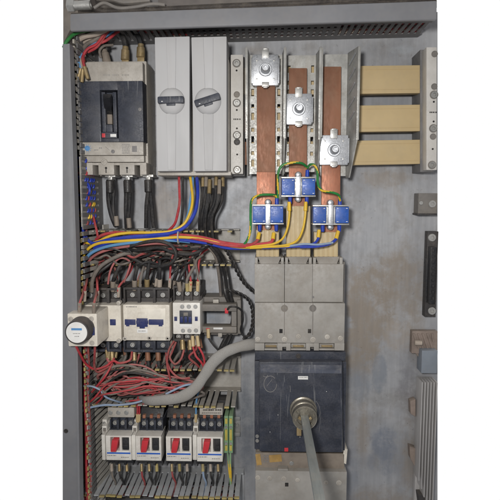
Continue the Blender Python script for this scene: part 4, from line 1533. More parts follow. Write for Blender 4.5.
v = [at(416, 490, 16), at(424, 490, 16), at(430, 520, 16), at(420, 520, 16)]
mb.prism([(p.x, p.y) for p in v], 1, 30, .6)
part(mb, 'foot', M['soot'], t)

# ------------------------------------------------------------------ wires
def wire(name, label, m, pts, r=1.7, group=None, ends=(), cat='wire', fm='brass', fl=13, fr=None, stripe=None, flat=1.0, seg=10):
    P = [p if isinstance(p, Vector) else at(*p) for p in pts]
    o0 = P[0]
    mb = MB()
    mb.tube(P, r, seg, flat, stripe)
    mats = [M[m], M['yellow']] if stripe else M[m]
    if not ends:
        return solo(mb, name, label, cat, mats, o0, group)
    t = thing(name, label, cat, o0, group)
    part(mb, 'insulation', mats, t)
    for e in ends:
        a, b = (P[0], P[1]) if e == 0 else (P[-1], P[-2])
        u = (b - a).normalized()
        mb = MB()
        rr = fr or (r * 1.25)
        mb.cyl(a - u * 2, a + u * fl, rr * .96, rr * 1.05, 12, .5)
        part(mb, 'ferrule', M[fm], t)
    return t

# the colourful bundle across the upper middle trunking
wire('yellow_wire', 'yellow wire sweeping from the left trunking along the top of the bundle', 'yellow', [(80.5, 266, 60), (82, 260, 72), (87, 250, 80), (99, 243.2, 84), (122, 241, 86), (150, 239.4, 86), (178, 237.2, 86), (198, 238.6, 87), (216, 242, 88), (232, 246.2, 88), (252, 247.6, 90), (274, 246.6, 96), (300, 245.8, 96)], 2.3)
wire('yellow_wire', 'yellow wire curving up into the underside of the silver switch', 'yellow', [(80.4, 239, 74), (88, 243, 76), (98, 241.4, 80), (112, 235.4, 84), (130, 232.8, 84), (152, 232.6, 84), (170, 231.4, 84), (183, 225, 82), (190, 213, 78), (192.6, 200, 72), (191.4, 186, 66), (190, 175, 60)], 2.2)
wire('blue_wire', 'thick blue wire curving up into the underside of the silver switch', 'blue', [(84.4, 222, 60), (84.6, 234, 70), (92, 243, 78), (108, 239.8, 84), (130, 237, 86), (152, 235.2, 86), (172, 232.8, 86), (186, 226, 84), (194.6, 213, 80), (197.4, 200, 76), (197.6, 188, 68), (196.6, 175, 60)], 2.7, ends=(1,), fm='yellow', fl=4)
for k, (dy, rr) in enumerate(((0, 2.6), (2.0, 2.5))):
    wire('blue_wire', 'blue wire in the taped bundle over the trunking', 'blue', [(94, 247 + dy, 76), (108, 241 + dy, 82), (130, 236.6 + dy, 83), (152, 236 + dy, 83), (178, 237.6 + dy, 83), (204, 240.8 + dy, 84), (228, 246 + dy, 85), (250, 247.4 + dy * .3, 88)], rr, 'blue wires in the bundle')
wire('light_blue_wire', 'light blue wire sweeping from the left trunking under the yellow one', 'lightblue', [(80.6, 272, 60), (82.4, 264.6, 72), (90, 254, 80), (104, 247.4, 84), (124, 243.6, 86), (152, 240.6, 85), (176, 240.6, 82), (190, 242, 78)], 2.5)
wire('light_blue_wire', 'light blue wire rising beside the yellow one into the switch', 'lightblue', [(182, 229, 76), (188, 215, 72), (190.4, 200, 68), (192.4, 186, 64), (192.8, 175, 58)], 2.2)
wire('pink_wire', 'faded pink wire under the light blue wire', 'pink', [(84, 270, 62), (92, 257.6, 74), (106, 250.4, 80), (130, 246, 82), (156, 243.4, 80), (170, 245, 64), (180, 247, 30)], 2.2)
wire('red_wire', 'red wire falling from the silver switch into the trunking', 'red', [(179, 175, 60), (179.4, 190, 66), (179.6, 202, 70), (177.6, 214, 74), (174.6, 224, 70), (168, 231, 66)], 2.1)
wire('black_wire', 'black wire falling beside the red one from the silver switch', 'cable', [(182.6, 175, 60), (182.6, 192, 64), (182.4, 208, 68), (181.6, 220, 66), (180, 231, 54)], 2.1)
wire('red_wire', 'bright red wire lying along the top edge of the bundle', 'red', [(96, 239.6, 72), (103, 234.8, 78), (116, 232.4, 80), (132, 233.4, 80), (150, 235.6, 80), (178, 234.8, 80), (202, 237.4, 86), (222, 242.2, 88), (240, 244.6, 90), (256, 244.4, 92), (270, 242.6, 94), (273, 238.6, 92), (273.6, 234, 88)], 2.5, ends=(1,), fm='yellow', fl=9, fr=3)
wire('red_wire', 'second red wire lying below the first in the bundle to the left transformer', 'red', [(140, 238, 78), (176, 236.6, 84), (202, 240, 88), (222, 244.6, 90), (242, 246.4, 92), (252, 244.4, 94), (257.6, 240, 92), (259, 234, 88)], 2.3, ends=(1,), fm='yellow', fl=9, fr=3)
wire('yellow_wire', 'yellow wire from the left foot of the middle transformer', 'yellow', [(289.2, 203, 88), (289.4, 214, 88), (287.4, 228, 90), (282.6, 238.6, 94), (274, 243.6, 96), (262, 245.6, 96), (246, 247, 93)], 1.7, ends=(0,), fm='yellow', fl=12, fr=2.8)
wire('yellow_wire', 'yellow wire from the right foot of the middle transformer', 'yellow', [(305.8, 203, 88), (305.2, 216, 90), (302.6, 230, 93), (297.4, 240, 97), (288, 244.6, 98), (272, 246.6, 97), (250, 248, 93)], 1.7, ends=(0,), fm='yellow', fl=12, fr=2.8)
wire('blue_wire', 'blue wire from the left foot of the right transformer', 'blue', [(319, 231, 88), (318, 239, 90), (313, 244, 95), (302, 246, 97), (284, 247, 96), (262, 247.8, 94)], 2.0, ends=(0,), fm='yellow', fl=10, fr=2.9)
wire('blue_wire', 'blue wire from the right foot of the right transformer', 'blue', [(338, 232, 88), (336, 239, 91), (329, 244, 96), (316, 246.4, 98), (300, 247, 97)], 2.2, ends=(0,), fm='yellow', fl=11, fr=2.9)
wire('blue_wire', 'blue wire with a yellow trace wrapped under the middle bar', 'paleblue', [(290, 246, 99), (304, 244, 101), (318, 244.6, 101), (333, 242.6, 98)], 1.6)
G = 'green and yellow earth wires on the transformers'
wire('earth_wire', 'green and yellow wire dropping from the left transformer into the bundle', 'green', [(276.4, 200, 84), (275.6, 195.6, 86), (268, 194.6, 90), (258, 195.6, 92), (251.6, 200.6, 92), (250.6, 214, 92), (250.4, 230, 92), (247.4, 240, 92), (242, 246.6, 90)], 1.9, G, stripe=3)
wire('earth_wire', 'green and yellow wire looping from left to middle transformer', 'green', [(278, 198, 86), (277.8, 184, 90), (278.4, 172, 94), (283, 165, 96), (293, 162.6, 96), (302, 163.4, 94), (307, 167.4, 86)], 1.9, G, stripe=3)
wire('earth_wire', 'green and yellow wire looping from middle to right transformer', 'green', [(307.6, 167.8, 87), (310, 164.8, 92), (314.6, 165.2, 96), (317.4, 172, 96), (318, 184, 97), (322, 190.4, 98), (332, 192.4, 98), (338.4, 195, 96), (340, 200.6, 88)], 1.9, G, stripe=3)

# black tails under the left breaker
G = 'black tails under the left breaker'
for pts in ([(108.4, 180, 52), (108.2, 190, 56), (108.8, 203, 60), (111.6, 216, 60), (115.6, 226, 58)], [(112.6, 180, 52), (113.4, 192, 56), (113, 205, 58), (113.6, 216, 58), (116.6, 227, 54)],
            [(126, 180, 52), (126.2, 194, 56), (126, 210, 58), (126.6, 228, 54)], [(129.4, 180, 52), (129.6, 194, 57), (128.8, 210, 60), (127, 229, 54)],
            [(147.6, 180, 52), (148, 192, 56), (146.6, 206, 58), (146.2, 228, 54)], [(149.6, 180, 50), (150.4, 194, 54), (151.8, 208, 56), (153.8, 228, 54)]):
    wire('black_cable', 'black cable tail hanging under the left breaker', 'cable', pts, 3.5, G, cat='cable')
for px, py in ((110, 187), (127.6, 186.5), (148.4, 186)):
    mb = MB()
    a, b = at(px, py - 6, 56), at(px + .2, py + 6.4, 58)
    mb.cyl(a, b, 6.6, 6.2, 18, .8)
    solo(mb, 'heat_shrink_boot', {110: 'black shrink boot on the left tail of the left breaker', 127.6: 'black shrink boot on the middle tail of the left breaker', 148.4: 'black shrink boot on the right tail of the left breaker'}[px], 'cable boot', M['cable'], a, 'black shrink boots under the left breaker')
for px, py, s in ((116, 221, 'left'), (128.6, 223, 'middle')):
    mb = MB()
    a, b = at(px, py - 5, 62), at(px + 1, py + 5, 62)
    mb.cyl(a, b, 3.8, 3.8, 14, .5)
    solo(mb, 'cable_marker', 'brown cable marker on the %s black tail above the trunking' % s, 'cable marker', M['strip_brown'], a)
# black tails under the switch unit with pale ferrules
rnd = random.Random(4)
G = 'black tails with brass ferrules under the switch'
for k in range(7):
    x = 203 + k * 3.3
    d = 52 + (k % 3) * 9
    x2 = 200.5 + k * 2.2 + rnd.uniform(-1, 1)
    wire('black_cable', 'black cable with brass ferrule hanging under the silver switch', 'cable', [(x, 176 + rnd.uniform(0, 6), d), (x - .2, 188, d + 4), (x - 1.5, 202, d + 6), (x2, 216, d + 6), (x2 - .6, 228, d), (x2 + 1, 240, d - 6)], 2.4, G, ends=(0,), cat='cable', fl=rnd.uniform(12, 24), fr=3.1, fm=['brass', 'strip_brown', 'brass', 'dimgrey'][k % 4])
# cables inside the upper middle trunking: dusty blacks and greys
rnd = random.Random(12)
cols = ['greycable', 'cable', 'greycable', 'darkred', 'cable', 'pink', 'greycable']
for k in range(22):
    m = cols[k % len(cols)]
    x0 = rnd.uniform(86, 120)
    x1 = rnd.uniform(150, 208)
    y0, y1 = rnd.uniform(245, 258), rnd.uniform(242, 258)
    d = rnd.uniform(14, 62)
    n = 6
    pts = [(x0 + (x1 - x0) * i / (n - 1), y0 + (y1 - y0) * i / (n - 1) + rnd.uniform(-2.2, 2.2), d + rnd.uniform(-5, 5)) for i in range(n)]
    nm = {'greycable': 'grey_wire', 'cable': 'black_wire', 'darkred': 'red_wire', 'pink': 'pink_wire'}[m]
    lb_ = {'greycable': 'dusty grey wire lying inside the upper middle trunking', 'cable': 'black wire lying inside the upper middle trunking', 'darkred': 'dusty red wire lying inside the upper middle trunking', 'pink': 'faded red wire lying inside the upper middle trunking'}[m]
    wire(nm, lb_, m, pts, rnd.uniform(1.8, 2.8), nm.replace('_', ' ') + 's inside the upper middle trunking')
# thick black loops hanging over the trunking
wire('black_cable', 'thick black cable looping in front of the upper trunking', 'cable', [(112, 254, 30), (121, 251, 66), (131, 246, 82), (146, 242, 88), (160, 241, 88), (172, 246, 88), (176, 255, 88), (171, 263, 86), (160, 266.4, 84), (146, 265, 80), (132, 258, 78), (122, 254, 64), (112, 250, 30)], 2.7, cat='cable')
wire('black_cable', 'thick black cable running right from the loop to the twisted pair', 'cable', [(124, 249, 70), (140, 250.6, 82), (158, 247.6, 84), (172, 252, 84), (186, 254.4, 82), (198, 252, 80), (206, 246, 80), (212, 243.4, 78)], 2.5, cat='cable')
for k in range(2):
    wire('black_cable', ['thick black cable dropping past the relay frame on its left side', 'thick black cable dropping past the relay frame on its right side'][k], 'cable', [(200 + 3 * k, 238 + k, 60), (210 + 3.4 * k, 246, 66), (218.6 + 4.2 * k, 258, 52), (222.8 + 4.4 * k, 275, 40), (225.6 + 4.4 * k, 294, 48), (232.6 + 2.6 * k, 312, 36), (231 + 2.6 * k, 328, 36), (224 + 4.4 * k, 341, 48), (219 + 4.2 * k, 352, 48), (216 + 3 * k, 364, 40)], 3.1, cat='cable')
wire('grey_wire', 'dusty grey wire arching beside the thick black cables', 'greycable', [(196, 241, 56), (206, 245.4, 62), (214.6, 255, 56), (217.8, 268, 44), (219.8, 284, 36), (221, 300, 30)], 2.4)
def twisted(name, label, pts, r, amp, pitch):
    P = smooth_path([at(*p) for p in pts], 12)
    t = thing(name, label, 'cable', P[0])
    for ph in (0, math.pi):
        Q = []
        s = 0
        for i, p in enumerate(P):
            if i: s += (P[i] - P[i - 1]).length
            tan = (P[min(i + 1, len(P) - 1)] - P[max(0, i - 1)]).normalized()
            n = (Vector((0, 0, 1)) - tan * tan.z).normalized()
            b = tan.cross(n)
            a = 2 * math.pi * s / pitch + ph
            Q.append(p + n * math.cos(a) * amp + b * math.sin(a) * amp)
        mb = MB()
        mb.tube(Q, r, 8, per=2)
        part(mb, 'strand', M['cable'], t)
twisted('twisted_pair', 'twisted black pair dropping from the bundle to the large breaker', [(196, 255, 74), (204, 246, 84), (214, 243.4, 84), (224, 247.4, 78), (231, 258, 66), (236.6, 270, 56), (243, 281, 50), (249.6, 288, 48), (256, 293, 44)], 1.9, 1.7, 17)
twisted('twisted_pair', 'twisted black pair looping right of the relay frame', [(226, 290, 60), (234, 291.6, 58), (242, 295, 54), (248.6, 300, 50), (252.4, 310, 48), (252.6, 324, 50), (249.4, 334, 54), (243, 339, 58)], 1.7, 1.5, 15)
wire('black_wire', 'thin black wire hooked over the relay frame corner', 'cable', [(227.4, 309.6, 66), (230, 306.6, 70), (236, 306.8, 70), (241.6, 311, 66), (243, 320, 60), (240.6, 330, 56), (245, 338, 56)], 1.5)
wire('black_wire', 'thin black wire with cream ferrule below the relay frame', 'cable', [(208.2, 330, 62), (208.4, 337, 64), (212.6, 344, 66), (218, 350, 66), (222, 356, 60)], 1.6, ends=(0,), fm='insul', fl=13, fr=2.9)
# cables dropping into the contactors from above
rnd = random.Random(21)
GD = 'cables dropping into the contactors from the trunking above'
drops = [(90.5, 288, 'cable', 126, 252, 'brass'), (113, 288, 'cable', 128, 262, 'strip_brown'), (134.6, 287, 'cable', 142, 262, 'strip_brown'), (147, 286, 'cable', 152, 262, 'brass'), (159.6, 286, 'cable', 160, 262, 'beige')]
for k, (px, py, m, xs_, ys_, fm) in enumerate(drops):
    lb_ = ['thick black cable entering the left contactor at its left pole', 'thick black cable entering the left contactor at its right pole', 'thick black cable entering the middle contactor at its left pole', 'thick black cable entering the middle contactor at its centre pole', 'thick black cable entering the middle contactor at its right pole'][k]
    wire('black_cable', lb_, m, [(px, py + 2, 76), (px, py - 6, 79), (px + (xs_ - px) * .18, py - 14, 83), (px + (xs_ - px) * .55, py - 24, 80), (xs_, ys_ - 2, 60), (xs_ + 12, ys_ - 8, 40)], 3.0, GD, ends=(0,), cat='cable', fm=fm, fl=15, fr=4.0)
reds = [(84.5, 300, 118, 88, 276, 'darkred'), (79.4, 312, 140, 85, 280, 'darkred'), (97.2, 300, 118, 97, 276, 'red'), (93.8, 312, 146, 98, 282, 'darkred'), (118.4, 296, 84, 131, 270, 'red'), (169.6, 287, 78, 171, 262, 'red'), (190.4, 290, 80, 189, 262, 'red'), (197.6, 290, 80, 199, 262, 'red')]
for k, (px, py, d, xs_, ys_, m) in enumerate(reds):
    lb_ = ['dusty red wire entering above the timer at far left', 'dusty red wire ending on the timer top left corner', 'red wire entering just right of the timer terminals', 'dusty red wire ending on the timer top right corner', 'red wire slanting into the right side of the left contactor', 'red wire entering the right side of the middle contactor', 'red wire entering the small contactor at its centre', 'red wire entering the small contactor at its right'][k]
    wire('red_wire', lb_, m, [(px, py, d), (px + .4, py - 9, d + 3), (px + (xs_ - px) * .6, py - 18, d - 10), (xs_, ys_, 66), (xs_ + 4, ys_ - 10, 52), (xs_ + 16, ys_ - 16, 40)], 1.7, None, ends=(0,), fm='strip_brown' if k in (1, 3) else ('insul' if k > 5 else 'beige'), fl=15, fr=2.7)
wire('black_cable', 'thick black cable bending down into the small contactor at left', 'cable', [(180, 290, 78), (178.8, 282, 82), (182, 274, 84), (186, 266, 76), (184, 256, 60)], 2.7, cat='cable', ends=(0,), fm='strip_brown', fl=15, fr=3.6)
wire('grey_wire', 'dusty grey wire with yellow ferrule bending into the small contactor', 'greycable', [(187.4, 290, 78), (187, 280, 82), (191, 272, 80), (195, 264, 70), (192, 256, 56)], 2.3, ends=(0,), fm='tip', fl=12, fr=3.0)
wire('black_cable', 'thick black cable arching left of the timer down from the trunking', 'greycable', [(92, 292, 84), (92.6, 280, 90), (99, 268, 92), (110, 260, 90), (124, 254, 86), (136, 253, 70), (146, 253, 34)], 3.0, cat='cable')
wire('pink_wire', 'faded red wire looping under the trunking over the left contactor', 'pink', [(108, 284, 80), (110, 272, 84), (115, 262, 82), (122, 258, 76), (130, 262, 80), (128, 272, 82), (124, 282, 78)], 1.6)

# cables leaving the contactors below
G = 'cables leaving the contactors at the bottom'
low = [(112, 352, 'cable', 'brass'), (134, 352, 'cable', 'brass'), (147.6, 352, 'cable', 'copper'), (158, 352, 'cable', 'copper'), (182.4, 341, 'cable', 'brass'), (190, 341, 'cable', 'brass')]
for k, (px, py, m, fm) in enumerate(low):
    lb_ = ['black cable leaving the left contactor at the bottom', 'black cable leaving the middle contactor at its left pole', 'black cable leaving the middle contactor at its centre pole', 'black cable leaving the middle contactor at its right pole', 'black cable leaving the small contactor at its left pole', 'black cable leaving the small contactor at its centre pole'][k]
    wire('black_cable', lb_, m, [(px, py, 76), (px + .4, py + 8, 80), (px + 1.5, py + 15, 82), (px + 6, py + 20, 72), (px + 10, py + 26, 50), (px + 4, py + 36, 40)], 3.0, G, ends=(0,), cat='cable', fm=fm, fl=14, fr=4.2)
for k, (pts, fm) in enumerate((([(192.6, 337, 84), (193, 346, 88), (196, 356, 94), (201, 362, 94), (204, 369, 90), (199, 376, 84), (194, 382, 70)], 'insul'), ([(197.4, 337, 84), (198.6, 346, 88), (203, 355, 94), (204.4, 364, 94), (201, 373, 88), (197, 381, 74)], 'insul'),
                              ([(174, 341, 80), (169, 350, 88), (167, 362, 94), (169, 374, 96), (172, 386, 92)], None), ([(176, 342, 82), (172, 352, 90), (170, 358, 94), (175, 364, 96), (181, 359, 96), (184, 350, 88)], None),
                              ([(166, 352, 80), (167, 362, 90), (172, 372, 96), (180, 378, 98), (190, 378, 96)], None))):
    lb_ = ['red wire with cream ferrule leaving the small contactor, left of two', 'red wire with cream ferrule leaving the small contactor, right of two', 'red wire dropping straight between middle and small contactors', 'red wire looping under the small contactor', 'red wire curving away under the middle contactor right corner'][k]
    wire('red_wire', lb_, 'red' if k < 2 else 'darkred', pts, 1.7, None, ends=(0,) if fm else (), fm=fm or 'brass', fl=15, fr=2.8)

rnd = random.Random(77)
NM = {'greycable': 'grey', 'cable': 'black', 'darkred': 'red', 'pink': 'pink'}
for k in range(20):
    px = rnd.uniform(80, 200)
    m = ['greycable', 'cable', 'cable', 'darkred', 'greycable', 'cable', 'pink'][k % 7]
    dx = rnd.uniform(-6, 22)
    d = rnd.uniform(46, 78)
    y0 = rnd.uniform(286, 291)
    wire(NM[m] + '_wire', 'thin dusty %s wire hanging between the upper trunking and the contactors' % NM[m], m, [(px, y0, d), (px + rnd.uniform(-1.5, 1.5), y0 - 9, d + 4), (px + dx * .4, y0 - 17, d + 4), (px + dx, 264 + rnd.uniform(-3, 3), d - 4), (px + dx + rnd.uniform(2, 12), 255, d - 18)], rnd.uniform(1.3, 2.1), 'thin %s wires above the contactors' % NM[m], ends=(0,), fm=['strip_brown', 'beige', 'brass', 'dimgrey'][k % 4], fl=rnd.uniform(9, 15), fr=2.5)
for k in range(14):
    x0 = rnd.uniform(84, 150)
    x1 = x0 + rnd.uniform(30, 70)
    m = ['cable', 'greycable', 'cable', 'greycable', 'darkred'][k % 5]
    d = rnd.uniform(50, 84)
    y0, y1 = rnd.uniform(246, 268), rnd.uniform(246, 266)
    wire(NM[m] + '_wire', 'thin %s wire tangled across the upper trunking edge' % NM[m], m, [(x0 + (x1 - x0) * i / 5, min(258, y0 + (y1 - y0) * i / 5) if i in (0, 5) else y0 + (y1 - y0) * i / 5 + rnd.uniform(-4, 4), 12 if i in (0, 5) else d + rnd.uniform(-6, 6)) for i in range(6)] , rnd.uniform(1.3, 2.2), 'thin %s wires tangled over the upper trunking' % NM[m])
for k in range(20):
    px = rnd.uniform(92, 204)
    m = ['greycable', 'cable', 'darkred', 'greycable', 'cable', 'pink'][k % 6]
    d = rnd.uniform(56, 82)
    y0 = 346 + rnd.uniform(0, 6) if px < 170 else 340
    wire(NM[m] + '_wire', 'thin dusty %s wire curling below the contactors' % NM[m], m, [(px, y0, d), (px + rnd.uniform(-2, 2), y0 + 9, d + 6), (px + rnd.uniform(-7, 7), y0 + 17, d + 10), (px + rnd.uniform(-14, 10), y0 + 25, d + 4), (px + rnd.uniform(-20, 12), y0 + 34, d - 20)], rnd.uniform(1.3, 2.3), 'thin %s wires below the contactors' % NM[m], ends=(0,), fm=['strip_brown', 'brass', 'beige', 'copper'][k % 4], fl=rnd.uniform(9, 14), fr=2.7)
# the tangle in the lower middle trunking
rnd = random.Random(31)
for k in range(24):
    d = rnd.uniform(10, 62)
    x0, x1 = rnd.uniform(96, 120), rnd.uniform(150, 205)
    y0, y1 = rnd.uniform(366, 388), rnd.uniform(362, 386)
    n = 6
    bow = rnd.uniform(-8, 8)
    m = ['greycable', 'cable', 'greycable', 'darkred'][k % 4]
    pts = [(x0 + (x1 - x0) * i / (n - 1), y0 + (y1 - y0) * i / (n - 1) + bow * math.sin(math.pi * i / (n - 1)) + rnd.uniform(-1.5, 1.5), d + rnd.uniform(-5, 5)) for i in range(n)]
    nm = {'greycable': 'grey_wire', 'cable': 'black_wire', 'darkred': 'red_wire'}[m]
    wire(nm, {'greycable': 'dusty grey wire deep in the lower middle trunking', 'cable': 'black wire deep in the lower middle trunking', 'darkred': 'dusty red wire deep in the lower middle trunking'}[m], m, pts, rnd.uniform(1.8, 3.0), nm.replace('_', ' ') + 's deep in the lower middle trunking')
for k in range(25):
    x0 = rnd.uniform(86, 100)
    y0 = rnd.uniform(380, 402)
    x1 = rnd.uniform(140, 203)
    y1 = rnd.uniform(372, 397)
    top = rnd.uniform(362, 392)
    d = rnd.uniform(84, 104)
    xm = x0 + (x1 - x0) * rnd.uniform(.3, .6)
    pts = [(x0, y0 + 4, d - 22), (x0 + 8, y0 - 3, d - 6), (xm - 10, top + 3, d), (xm + 8, top + rnd.uniform(-2, 3), d + 2), ((xm + x1) / 2 + 8, (top + y1) / 2, d), (x1, y1, d - 4), (x1 + rnd.uniform(-12, 6), y1 + rnd.uniform(4, 9), d - 10), (x1 - 26, y1 + 11, d - 14)]
    m = ['red', 'pink', 'greycable', 'darkred', 'red', 'cable', 'pink', 'greycable'][k % 8]
    gm = {'greycable': 'grey', 'cable': 'black'}.get(m)
    if gm:
        wire(gm + '_wire', 'dusty %s wire threaded through the red tangle' % gm, m, pts, rnd.uniform(1.5, 2.3), 'dusty %s wires through the red tangle' % gm)
        continue
    wire('red_wire', {'red': 'red wire in the tangle in front of the lower trunking', 'darkred': 'dark dusty red wire in the tangle in front of the lower trunking', 'pink': 'faded red wire in the tangle in front of the lower trunking'}[m], m, pts, rnd.uniform(1.15, 1.5), {'red': 'red wires in the tangle', 'darkred': 'dark red wires in the tangle', 'pink': 'faded red wires in the tangle'}[m])
wire('red_wire', 'long red wire falling from the timer into the tangle', 'red', [(76, 346, 140), (80, 354, 128), (86, 364, 112), (95, 369, 102), (106, 366, 98), (113, 361, 96), (120, 363, 98), (130, 360, 96), (132, 352, 84)], 1.8)
wire('red_wire', 'red wire falling straight beside the timer', 'darkred', [(95, 346, 130), (94.6, 356, 120), (94.4, 366, 108), (98, 372, 98), (110, 366, 94)], 1.8)
wire('red_wire', 'red wire climbing from the tangle to the left contactor', 'red', [(114, 358, 84), (110, 368, 96), (104, 378, 102), (97, 386, 98), (92, 392, 88)], 1.7)
wire('pale_blue_wire', 'pale blue wire crossing above the white connector', 'paleblue', [(82, 411, 84), (90, 407.6, 92), (104, 405, 94), (118, 405, 92), (134, 403, 92), (146, 399.6, 90)], 1.8)
wire('pale_blue_wire', 'pale blue wire curving out of the left trunking to the connector', 'paleblue', [(84, 386, 92), (92, 386.4, 98), (100, 390, 98), (106, 397, 94), (116, 401, 84), (124, 403, 70)], 1.6)
wire('pale_blue_wire', 'short pale blue wire lying in the red tangle', 'paleblue', [(166, 394, 104), (174, 390, 106), (184, 385.6, 106), (193, 384, 102)], 1.7)
# braided sleeve
mb = MB()
P = [at(*p) for p in ((136, 395, 58), (146, 400.4, 94), (162, 400, 106), (180, 397.4, 108), (194, 389, 108), (204, 376, 106), (213, 362.6, 104), (225, 352.6, 100), (240, 346.6, 92), (254, 344, 78), (262, 343.6, 66))]
mb.tube(P, lambda u: min(8.6, 4.0 + 26 * u) * (1 + .05 * math.sin(23 * u) + .03 * math.sin(61 * u)), 20, .6)
sl = solo(mb, 'braided_sleeve', 'thick grey braided sleeve curving from the tangle to the large breaker', 'cable sleeve', M['sleeve_grey'], P[0])
# red bundle inside the left trunking, and the small wires poking through its slots
rnd = random.Random(41)
for k in range(9):
    px = 82.6 + k * .7
    m = ['red', 'darkred', 'red', 'red', 'darkred', 'red', 'paleblue', 'darkred', 'red'][k]
    n = 9
    pts = [(px + rnd.uniform(-1, 1) + .022 * (i * 22), 345 + i * 22, 56 + (k % 4) * 12 + rnd.uniform(-3, 3)) for i in range(n)]
    cn = {'red': 'red', 'darkred': 'dusty red', 'paleblue': 'pale blue'}[m]
    wire(cn.replace('dusty ', '').replace(' ', '_') + '_wire', '%s wire running down inside the left trunking' % cn, m, pts, 2.0, '%s wires down the left trunking' % cn)
slot_mid = [(ys[j] + ys[j + 1]) / 2 for j in range(1, len(ys) - 1, 2)]
for k, hm in enumerate(slot_mid):
    d = rnd.uniform(34, 42)
    while d < 79:
        m = rnd.choice(['blue', 'blue', 'red', 'darkred', 'blue', 'yellow'] if hm < at(0, 190, 0).y else ['blue', 'red', 'darkred', 'blue'])
        cn = {'blue': 'blue', 'red': 'red', 'yellow': 'yellow', 'darkred': 'dusty red'}[m]
        p = Vector((X_LT - 14, hm + rnd.uniform(-2, 2), d))
        mb = MB()
        mb.tube([p, p + Vector((8, rnd.uniform(-1, 1), 0)), Vector((X_LT + .5, hm, d)), Vector((X_LT + 3.4, hm - .6, d + 1)), Vector((X_LT + 3.6, hm - 3.6, d + 2.4)), Vector((X_LT + 2.2, hm - 5.2, d + 2.6))], 1.9, 8, per=4)
        solo(mb, cn.replace('dusty ', '') + '_wire', '%s wire hooked out of a slot in the left trunking outlets' % cn, 'wire', M[m], p, '%s wires hooked out of the left trunking outlets' % cn)
        d += rnd.uniform(5, 16)
wire('blue_wire', 'short blue wire looping out of the left trunking slots', 'blue', [(84, 182, 66), (88, 184, 72), (89.6, 189, 76), (89, 194, 74), (86, 195, 60)], 2.0)
wire('blue_wire', 'blue wire leaving the foot of the slotted outlets at left', 'blue', [(88, 216, 50), (82.6, 222, 74), (83, 231, 80), (85, 240, 80)], 2.2)
wire('red_wire', 'red wire leaving the foot of the slotted outlets at left', 'red', [(93, 215, 50), (95, 224, 60), (97, 232, 66), (98, 240, 64)], 1.9)
wire('pink_wire', 'faded red wire running down beside the left outlets', 'pink', [(87, 216, 60), (86.4, 228, 66), (84, 244, 68), (84, 258, 66), (82.6, 275, 60)], 2.0)
# top left corner
wire('earth_wire', 'green wire bending into the cabinet at the top left corner', 'green', [(63.4, 48, 116), (66.4, 42, 116), (72, 35.6, 110), (80, 32, 100), (92, 30, 80)], 2.4)
for k, (pts, m, nm, lb_, r) in enumerate((
        ([(70, 52, 70), (74, 44, 78), (84, 37, 84), (98, 33.6, 84), (120, 33, 80), (150, 33.6, 60), (190, 32, 50)], 'beige', 'beige_cable', 'beige cable arching along the top trunking, outer one', 3.6),
        ([(76, 50, 60), (82, 43, 68), (93, 38, 72), (110, 36.6, 70), (150, 36.6, 56), (190, 34, 40)], 'beige', 'beige_cable', 'beige cable arching along the top trunking, inner one', 3.2),
        ([(80, 56, 62), (86, 45, 72), (97, 38.6, 76), (108, 35.6, 70), (130, 34, 54)], 'greycable', 'grey_cable', 'dark grey corrugated cable bending through the top left corner', 3.2),
        ([(84, 62, 80), (83.6, 55, 84), (88, 48.6, 84), (97, 43.6, 80), (112, 42, 74), (128, 40, 62), (150, 40, 50), (190, 38, 40)], 'red', 'red_wire', 'red wire from the top left ferrules along the trunking', 2.0),
        ([(80.6, 60, 80), (84, 53.6, 80), (92, 46, 76), (106, 40.6, 72), (124, 40.4, 60), (150, 38, 44), (190, 38, 30)], 'red', 'red_wire', 'second red wire from the corner lying above the first', 2.2),
        ([(88, 52, 74), (98, 45.6, 76), (112, 43.4, 70), (124, 43.6, 60)], 'red', 'red_wire', 'short red wire below the others in the top left corner', 2.2),
        ([(79.6, 68, 82), (80.6, 60, 82), (86, 50, 78), (98, 41.6, 74), (120, 37.6, 62), (140, 38, 50)], 'lightblue', 'light_blue_wire', 'light blue wire from the top left ferrules along the trunking', 1.7),
        ([(101, 58, 60), (99.6, 51, 62), (104, 46, 60), (113, 45, 52)], 'greycable', 'grey_wire', 'grey wire looping over the first cable lug', 2.0))):
    Q = []
    for p in pts:
        v = at(*p)
        if p[0] > 106 and nm != 'grey_wire':
            v.y = max(v.y, h_under(v.x) + 3 + r)
            v.z = min(v.z, 78)
        Q.append(v)
    wire(nm, lb_, m, Q, r)
for k, (px, py, px2, py2, m) in enumerate(((77.8, 79.5, 80.6, 69, 'lightblue'), (81.8, 81, 82.6, 70, 'beige'), (87.6, 78, 84.2, 66.4, 'red'))):
    wire({'lightblue': 'light_blue_wire', 'beige': 'beige_wire', 'red': 'red_wire'}[m], '%s wire end with a long brass ferrule above the left breaker' % {'lightblue': 'light blue', 'beige': 'beige', 'red': 'red'}[m], m, [(px, py, 92), ((px + px2) / 2, (py + py2) / 2, 92), (px2, py2, 90), (px2 - 1.5, py2 - 9, 86), (px2 + 2, py2 - 15, 80)], 2.1, ends=(0,), fl=17, fr=2.9)
for px, d, lb_ in ((106, 46, 'dark cable rising from the left lug into the top trunking'), (125.4, 46, 'dark cable rising from the middle lug into the top trunking'), (141, 46, 'dark cable rising from the right lug into the top trunking')):
    wire('black_cable', lb_, 'cable', [(px + .4, 50, d), (px - .4, 44, d + 2), (px - 2, 38, d + 4), (px - 6, 33, d), (px - 14, 31, d - 10)], 4.2, cat='cable')
